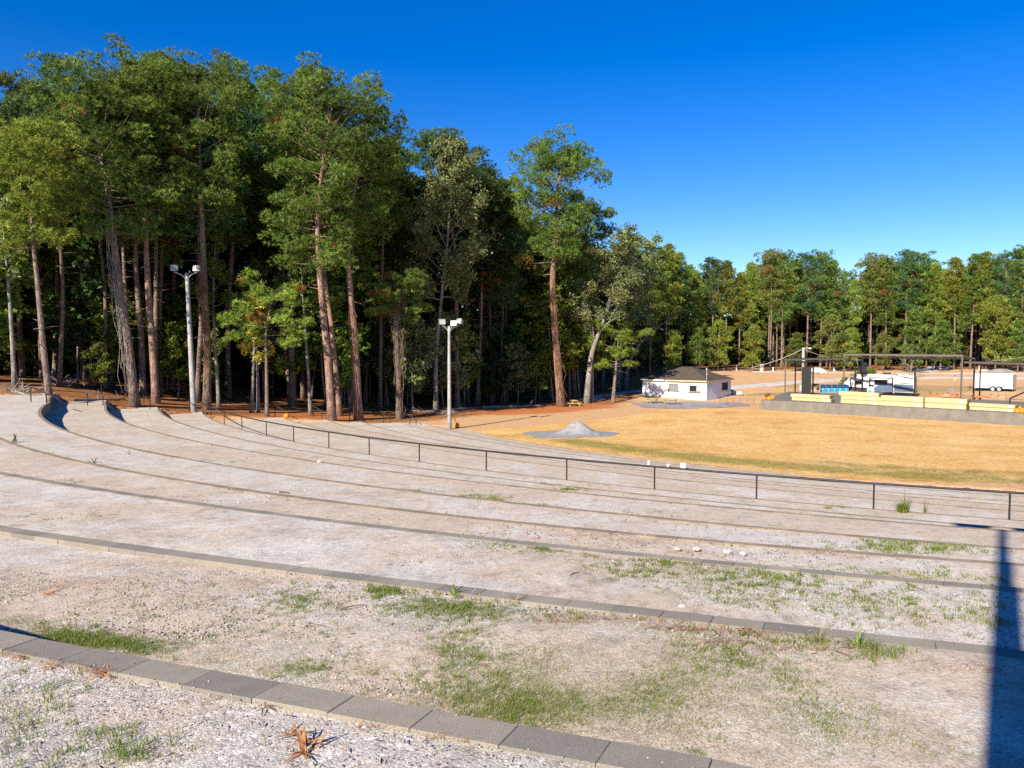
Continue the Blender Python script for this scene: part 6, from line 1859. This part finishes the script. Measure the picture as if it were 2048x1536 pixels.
def stones():
    """loose crushed stone lying on the nearest terraces"""
    r = np.random.default_rng(21)
    octa = np.array([(1, 0, 0), (-1, 0, 0), (0, 1, 0), (0, -1, 0), (0, 0, 1), (0, 0, -1)], float)
    of = np.array([(0, 2, 4), (2, 1, 4), (1, 3, 4), (3, 0, 4), (2, 0, 5), (1, 2, 5), (3, 1, 5), (0, 3, 5)])
    Ps, Ss = [], []
    for k, n, y0, y1, s0, s1 in [(1, 26000, 1270, 1640, .0022, .0068), (2, 70000, 1140, 1560, .003, .013), (3, 26000, 1060, 1330, .005, .018), (4, 15000, 975, 1190, .008, .028), (5, 9000, 890, 1120, .010, .034), (6, 5000, 870, 1080, .012, .04)]:
        x = r.uniform(-120, 2170, n); y = r.uniform(y0, y1, n)
        P = np.array([on(a, b, hk(k))[:2] for a, b in zip(x, y)])
        a_, rr_ = arc_of(P[:, 0], P[:, 1])
        ok = (rr_ > rad(k, a_) + .195) & (rr_ < rad(k - 1, a_) - .02 if k > 1 else rr_ > 0)
        ok |= (np.abs(rr_ - rad(k, a_) - .1) < .1) & (r.random(n) < .05)
        cl = vnoise(P[:, 0], P[:, 1], .7, 31) + .5 * vnoise(P[:, 0], P[:, 1], .25, 32)
        ok &= r.random(n) < np.clip(.62 + .45 * cl, .08, 1)
        P = P[ok]
        Ps.append(P); Ss.append(s0 + (s1 - s0) * r.random(len(P)) ** 2.6)
    P = np.concatenate(Ps); S = np.concatenate(Ss); n = len(P)
    cap = on_cap(P[:, 0], P[:, 1])
    z = terr_level(P[:, 0], P[:, 1])
    a_, rr_ = arc_of(P[:, 0], P[:, 1])
    for k in range(1, 10):
        m = (rr_ > rad(k, a_) - .01) & (rr_ < rad(k, a_) + .20); z = np.where(m, EYE - HH[k], z)
    sc3 = r.uniform(.6, 1.3, (n, 1, 3)) * np.array([1, 1, .65])
    V = octa[None] * sc3 + r.normal(0, .16, (n, 6, 3))
    az = r.uniform(0, 6.28, n); ca, sa = np.cos(az)[:, None], np.sin(az)[:, None]
    V = np.stack([V[..., 0] * ca - V[..., 1] * sa, V[..., 0] * sa + V[..., 1] * ca, V[..., 2]], -1) * S[:, None, None]
    V += np.c_[P, z + S * .28][:, None]
    base = np.array([(0.44, 0.395, 0.355), (0.35, 0.31, 0.275), (0.54, 0.495, 0.45), (0.40, 0.31, 0.24), (0.25, 0.215, 0.185)])
    c = base[r.choice(5, n, p=[.38, .22, .18, .14, .08])] * r.uniform(.85, 1.15, (n, 1))
    F = (np.arange(n)[:, None, None] * 6 + of[None]).reshape(-1, 3)
    o = np_mesh('loose_gravel', V.reshape(-1, 3), F, M['pebble'], None, np.repeat(c, 6, 0))
    tag(o, 'loose crushed stone scattered over the near terraces', 'gravel', None, 'stuff')
stones()

def litter():
    """pine needles, twigs and leaf crumbs strewn over the terraces"""
    r = np.random.default_rng(33)
    Vs, Cs = [], []
    for k, n, y0, y1, L in [(1, 500, 1290, 1640, .055), (2, 2600, 1140, 1560, .06), (3, 2600, 1055, 1320, .07), (4, 2400, 970, 1190, .10), (5, 2200, 890, 1130, .13), (6, 1600, 870, 1080, .16), (7, 1200, 850, 1050, .18), (8, 900, 840, 1040, .2), (9, 900, 835, 1030, .2)]:
        x = r.uniform(-100, 2150, n); y = r.uniform(y0, y1, n)
        P = np.array([on(a, b, hk(k))[:2] for a, b in zip(x, y)])
        a_, rr_ = arc_of(P[:, 0], P[:, 1])
        dw = rr_ - rad(k, a_) - .2
        ok = (dw > .0) & ((rr_ < rad(k - 1, a_) - .02) if k > 1 else rr_ > 0)
        ok &= r.random(n) < np.clip(.25 + .5 * vnoise(P[:, 0], P[:, 1], .8, 41) + .7 * np.exp(-dw / .4), .05, 1)
        P = P[ok]; n = len(P)
        az = r.uniform(0, 6.28, n); l = L * r.uniform(.25, 1.3, n)
        w = L * r.uniform(.02, .09, n) + np.hypot(P[:, 0], P[:, 1]) * .00012
        z = terr_level(P[:, 0], P[:, 1])
        d = np.stack([np.cos(az), np.sin(az), r.uniform(-.05, .25, n)], -1) * l[:, None] / 2
        s = np.stack([-np.sin(az), np.cos(az), r.normal(0, .3, n)], -1) * w[:, None]
        c = np.c_[P, z + .008 + l * .04]
        Vs.append(np.stack([c - d, c + s, c + d, c - s], 1))
        base = np.array([(0.20, 0.10, 0.05), (0.33, 0.15, 0.06), (0.10, 0.07, 0.05), (0.42, 0.30, 0.17), (0.03, 0.025, 0.025)])
        Cs.append(base[r.choice(5, n, p=[.3, .28, .18, .16, .08])] * r.uniform(.8, 1.2, (n, 1)))
    V = np.concatenate(Vs).reshape(-1, 3); C = np.repeat(np.concatenate(Cs), 4, 0)
    tag(np_mesh('leaf_litter', V, np.arange(len(V)).reshape(-1, 4), M['grass'], None, C), 'dry needles, leaf crumbs and twigs strewn over the gravel', 'leaf litter', None, 'stuff')
litter()

def needle_mats():
    """reddish drifts of pine straw caught along the walls"""
    r = np.random.default_rng(35)
    Vs, Cs = [], []
    for k, cx, cy, rx, ry, n, L in [(2,1200,1245,70,9,900,.09),(2,1400,1262,60,9,900,.10),(2,1150,1240,40,6,400,.08),(2,1500,1280,60,10,400,.09),(2,250,1165,60,7,300,.08),(2,400,1200,60,10,260,.08),(2,60,1175,60,8,320,.08),(2,1920,1340,60,12,600,.10),(2,1650,1300,60,8,300,.1),(2,250,1130,60,6,350,.09),(2,480,1165,50,6,200,.08),
                                 (1,30,1312,26,5,180,.09),(1,205,1345,22,8,220,.10),(1,100,1330,20,5,90,.08),(1,760,1462,40,10,160,.08),(1,910,1480,30,8,120,.08),(3,300,1010,50,4,200,.1),(3,450,1040,60,5,160,.1),(3,1150,1160,20,6,80,.09),(4,1160,1070,60,5,400,.14),(4,1250,1082,40,5,200,.12),(4,1600,1110,60,4,300,.13),(4,1400,1105,60,5,200,.12),(5,1560,1068,60,4,200,.15),(5,390,930,50,4,200,.14),(6,360,897,70,3,320,.16),(6,420,905,60,4,260,.16),(6,1080,985,30,4,200,.18)]:
        n = int(n * .38); nc = 9; cc = r.normal(0, .9, (nc, 2)) * [1.3, .8]; u = cc[r.choice(nc, n, p=np.arange(1, nc + 1) / 45)] + r.normal(0, .3, (n, 2)) * [1.8, .9]
        P = np.array([on(cx + a * rx, cy + b * ry, hk(k))[:2] for a, b in u])
        a_, rr_ = arc_of(P[:, 0], P[:, 1])
        P = P[(rr_ > rad(k, a_) + .2) & (rr_ < rad(k - 1, a_) - .02 if k > 1 else rr_ > 0)]; n = len(P)
        if not n: continue
        az = r.normal(.3, .9, n); l = L * r.uniform(.4, 1.4, n); w = np.maximum(.0012, np.hypot(P[:, 0], P[:, 1]) * .00022)
        z = terr_level(P[:, 0], P[:, 1])
        d = np.stack([np.cos(az), np.sin(az), r.uniform(-.1, .3, n)], -1) * l[:, None] / 2
        s = np.stack([-np.sin(az), np.cos(az), 0 * az], -1) * w[:, None]
        c = np.c_[P, z + .008 + r.uniform(0, .03, n)]
        Vs.append(np.stack([c - d, c + s, c + d, c - s], 1))
        base = np.array([(0.36, 0.14, 0.05), (0.26, 0.10, 0.04), (0.44, 0.24, 0.09)])
        Cs.append(base[r.choice(3, n)] * r.uniform(.8, 1.25, (n, 1)))
    V = np.concatenate(Vs).reshape(-1, 3); C = np.repeat(np.concatenate(Cs), 4, 0)
    tag(np_mesh('pine_straw', V, np.arange(len(V)).reshape(-1, 4), M['grass'], None, C), 'reddish pine needles drifted along the terrace kerbs', 'pine straw', None, 'stuff')
needle_mats()

def blade_strip(mb, base, az, L, w, droop, el=1.2, n=6):
    pts = []; p = np.array(base, float); e = el
    for i in range(n + 1):
        pts.append(p.copy()); p = p + np.array([math.cos(az) * math.cos(e), math.sin(az) * math.cos(e), math.sin(e)]) * L / n; e -= droop / n
    s = np.array([-math.sin(az), math.cos(az), 0])
    vs = []
    for i, q in enumerate(pts):
        ww = w * (1 - (i / n) ** 1.6) + .0008
        vs += [q - s * ww, q + s * ww]
    mb.add(vs, [(2 * i, 2 * i + 1, 2 * i + 3, 2 * i + 2) for i in range(n)])
def green(name, col): return plain(name, col, .6, 0, .3, 20)
M['weed'] = green('weed_green', (0.13, 0.20, 0.035)); M['weeddark'] = green('weed_dark', (0.10, 0.105, 0.04)); M['weedstraw'] = green('weed_straw', (0.34, 0.26, 0.12))
def weed(k, px, py, n, L, w, mat, label, seed, el=(0.9, 1.5), droop=(.3, 1.6)):
    p = on(px, py, hk(k)); rr = random.Random(seed)
    root = thing('weed', label, 'weed', (p[0], p[1], EYE - hk(k)), 0, None)
    mb = MB()
    for i in range(n):
        blade_strip(mb, (rr.gauss(0, L * .05), rr.gauss(0, L * .05), 0), rr.uniform(0, 6.28), L * rr.uniform(.6, 1.15), w * rr.uniform(.7, 1.2), rr.uniform(*droop), rr.uniform(*el))
    mb.build('blades', M[mat], root)
    return root
weed(2, 908, 1189, 7, .15, .008, 'weed', 'broad-leaved green weed rising over the second kerb, with a curling shadow', 1)
weed(5, 28, 886, 6, .85, .035, 'weeddark', 'spiky dark weed on the fourth kerb near the left edge', 2, (1.0, 1.5), (.8, 2.0))
weed(5, 187, 932, 9, .62, .022, 'weeddark', 'drooping dark weed on the fourth kerb below the left railing end', 3, (1.0, 1.5), (1.2, 2.6))
weed(2, 1716, 1297, 34, .20, .0035, 'weed', 'fan-shaped green grass tuft against the second kerb at the lower right', 4, (.3, 1.4), (.2, .9))
weed(2, 1640, 1283, 14, .13, .003, 'weedstraw', 'small dry tuft left of the fan-shaped green one on the second kerb', 5, (.4, 1.4))
weed(8, 1812, 1022, 16, .95, .02, 'weeddark', 'tall thin weed by the railing post at the right', 6, (1.1, 1.5), (.1, .7))
weed(8, 1850, 1026, 9, .6, .016, 'weeddark', 'shorter thin weed right of the tall one by the railing', 7, (1.1, 1.5), (.1, .7))
weed(5, 258, 909, 5, .4, .014, 'weeddark', 'tiny dark sprig on the terrace beyond the drooping weed', 8)
weed(4, 893, 1032, 8, .28, .012, 'weedstraw', 'dry upright leaf scrap on the fourth kerb near the middle', 9, (.9, 1.4))
weed(2, 1032, 1203, 16, .13, .0035, 'weedstraw', 'dry grass tuft at a joint of the second kerb near the middle', 10, (.5, 1.3))
# the withered leaf clump in front
p = on(628, 1500, 1.65)
t_ = thing('withered_leaf', 'curled orange-brown withered leaf standing on the front gravel', 'dead leaf', (p[0], p[1], EYE - 1.65))
mb = MB(); rr = random.Random(12)
for i in range(15):
    blade_strip(mb, (rr.gauss(-.03, .02), rr.gauss(0, .012), .005), rr.uniform(0, 6.28), rr.uniform(.08, .16), rr.uniform(.003, .009), rr.uniform(.8, 3.4), rr.uniform(1.0, 1.55), 9)
for i in range(8):
    blade_strip(mb, (rr.gauss(-.02, .02), rr.gauss(0, .015), .004), rr.uniform(3.6, 5.4), rr.uniform(.08, .16), rr.uniform(.004, .009), rr.uniform(0, .6), rr.uniform(.0, .5))
mb.build('leaf', M['deadleaf'], t_)
def dead(k, px, py, s, label, seed, n=9, mat='deadleaf'):
    p = on(px, py, hk(k)); rr = random.Random(seed)
    o = thing('dead_leaf', label, 'dead leaf', (p[0], p[1], EYE - hk(k)))
    mb = MB()
    for i in range(n): blade_strip(mb, (rr.gauss(0, s * .2), rr.gauss(0, s * .2), .004), rr.uniform(0, 6.28), s * rr.uniform(.5, 1.1), s * rr.uniform(.02, .06), rr.uniform(-.2, .9), rr.uniform(.0, .35))
    mb.build('leaf', M[mat], o)
dead(1, 590, 1468, .085, 'flat orange leaf scraps behind the withered standing leaf', 1, 12)
dead(1, 40, 1316, .06, 'orange dead leaf against the nearest kerb at the left edge', 2)
dead(1, 205, 1348, .075, 'straw-like orange clump over the nearest kerb lower left', 3, 22)
dead(1, 100, 1335, .08, 'reddish curled leaf between the two orange clumps on the nearest kerb', 4)
dead(1, 535, 1415, .07, 'dark crumpled leaf on the gravel just below the nearest kerb', 5, 8, 'stick')
dead(2, 100, 1185, .14, 'red-brown dead leaf heap on the second terrace at the far left', 6)
dead(2, 352, 1268, .05, 'black leaf scrap alone on the pale gravel left of middle', 7, 7, 'rvdark')
dead(3, 1055, 1158, .12, 'brown leaf clump alone on the third terrace near the middle', 8)
dead(2, 1165, 1208, .05, 'dark leaf lying on top of the second kerb', 9, 6, 'stick')
def stick(k, pa, pb, r, label, h=.02):
    a, b = on(*pa, hk(k)), on(*pb, hk(k))
    rr = random.Random(label); c = a.copy(); d = b - a
    pts = [(0, 0, h * .3 + r), tuple(d * .35 + [rr.gauss(0, .01), rr.gauss(0, .01), h + r]), tuple(d * .7 + [rr.gauss(0, .01), 0, h + r]), tuple(d + [0, 0, r])]
    o = MB().tube(smooth_path(pts, 9), np.linspace(r, r * .5, 9), 6).build('stick', M['stick'], None, True); o.location = tuple(c); tag(o, label, 'stick')
stick(2, (678, 1222), (735, 1212), .006, 'reddish twig on the second terrace left of the grass patches')
stick(3, (1815, 1170), (1850, 1183), .006, 'thin dark stick below the third kerb at the right')
stick(2, (1672, 1306), (1705, 1322), .007, 'brown stick below the fan-shaped green tuft')
stick(3, (1140, 1155), (1162, 1146), .008, 'dark bent twig on the third terrace right of the brown leaf clump')
stick(2, (608, 1256), (652, 1254), .004, 'pale straw stalk lying on the second terrace')
stick(4, (560, 987), (580, 990), .03, 'red-brown stick beside the fourth kerb left of middle')
for i, (k, px, py, s, lb) in enumerate([(4, 1393, 1100, .10, 'pale stone, left of the pair on the fourth terrace'), (4, 1454, 1106, .11, 'pale upright stone right of the pair on the fourth terrace'), (4, 1355, 1100, .08, 'tan stone left of the pale pair on the fourth terrace'), (4, 1486, 1109, .09, 'flat pale stone right of the upright one on the fourth terrace'), (3, 1365, 1215, .07, 'long flat white stone on the third terrace'),
        (2, 1915, 1375, .035, 'white stone beside the pole shadow'), (2, 1785, 1400, .04, 'white flake near the pole shadow on the second terrace'), (2, 1080, 1273, .03, 'little white flake left on the second terrace'), (5, 1690, 1108, .10, 'pale stone by the kerb grass at the right'), (6, 640, 925, .22, 'white slab of stone on the sixth terrace')]):
    p = on(px, py, hk(k)); rr = random.Random(i)
    mb = MB(); n = 9; vs, fs = [], []
    for j, (q, z) in enumerate([(.55, -.1), (1, .1), (.9, .35), (.5, .55)]):
        for m in range(n):
            a = 2 * math.pi * m / n; w = q * s * .6 * rr.uniform(.8, 1.15)
            vs.append((w * math.cos(a) * 1.3, w * math.sin(a), z * s * rr.uniform(.85, 1.1)))
    for j in range(3):
        for m in range(n): fs.append((j * n + m, j * n + (m + 1) % n, (j + 1) * n + (m + 1) % n, (j + 1) * n + m))
    fs.append(tuple(range(3 * n, 4 * n)))
    o = mb.add(vs, fs).build('loose_stone', M['rockw'], None); o.location = (p[0], p[1], EYE - hk(k)); o.rotation_euler = (0, 0, rr.uniform(0, 6)); tag(o, lb, 'stone')

# ------------------------------------------------------------------ camera, sky, sun
cam = bpy.data.cameras.new('camera'); co = bpy.data.objects.new('camera', cam); COL.objects.link(co)
co.location = (0, 0, EYE); co.rotation_euler = (math.pi / 2 - PITCH, 0, 0)
cam.sensor_width = 36; cam.lens = 36 * FPX / 2048; cam.clip_end = 5000; cam.clip_start = .05
sc.camera = co
w = bpy.data.worlds.new('World'); sc.world = w; w.use_nodes = True
nt = w.node_tree; bg = nt.nodes['Background']
sky = nt.nodes.new('ShaderNodeTexSky'); sky.sky_type = 'NISHITA'; sky.sun_disc = False
sky.sun_elevation = SUN_EL; sky.sun_rotation = SUN_AZ + math.pi
sky.air_density = 1.0; sky.dust_density = 0.15; sky.ozone_density = 4.0; sky.altitude = 200
hs = nt.nodes.new('ShaderNodeHueSaturation'); hs.inputs['Saturation'].default_value = 1.42
hs.inputs['Hue'].default_value = 0.518
nt.links.new(sky.outputs[0], hs.inputs['Color']); nt.links.new(hs.outputs[0], bg.inputs['Color'])
bg.inputs['Strength'].default_value = 0.08
sl = bpy.data.lights.new('sun', 'SUN'); so = bpy.data.objects.new('sun', sl); COL.objects.link(so)
sl.energy = 4.6; sl.angle = R(0.53); sl.color = (1.0, 0.91, 0.77)
dv = Vector((math.sin(SUN_AZ) * math.cos(SUN_EL), math.cos(SUN_AZ) * math.cos(SUN_EL), -math.sin(SUN_EL)))
so.rotation_euler = dv.to_track_quat('-Z', 'Y').to_euler()
vs = sc.view_settings
vs.view_transform = 'Standard'; vs.look = 'None'; vs.exposure = 1.05; vs.gamma = 1.0; vs.use_curve_mapping = False
sc.cycles.max_bounces = 6; sc.cycles.diffuse_bounces = 3; sc.cycles.transparent_max_bounces = 4
sc.cycles.use_denoising = False
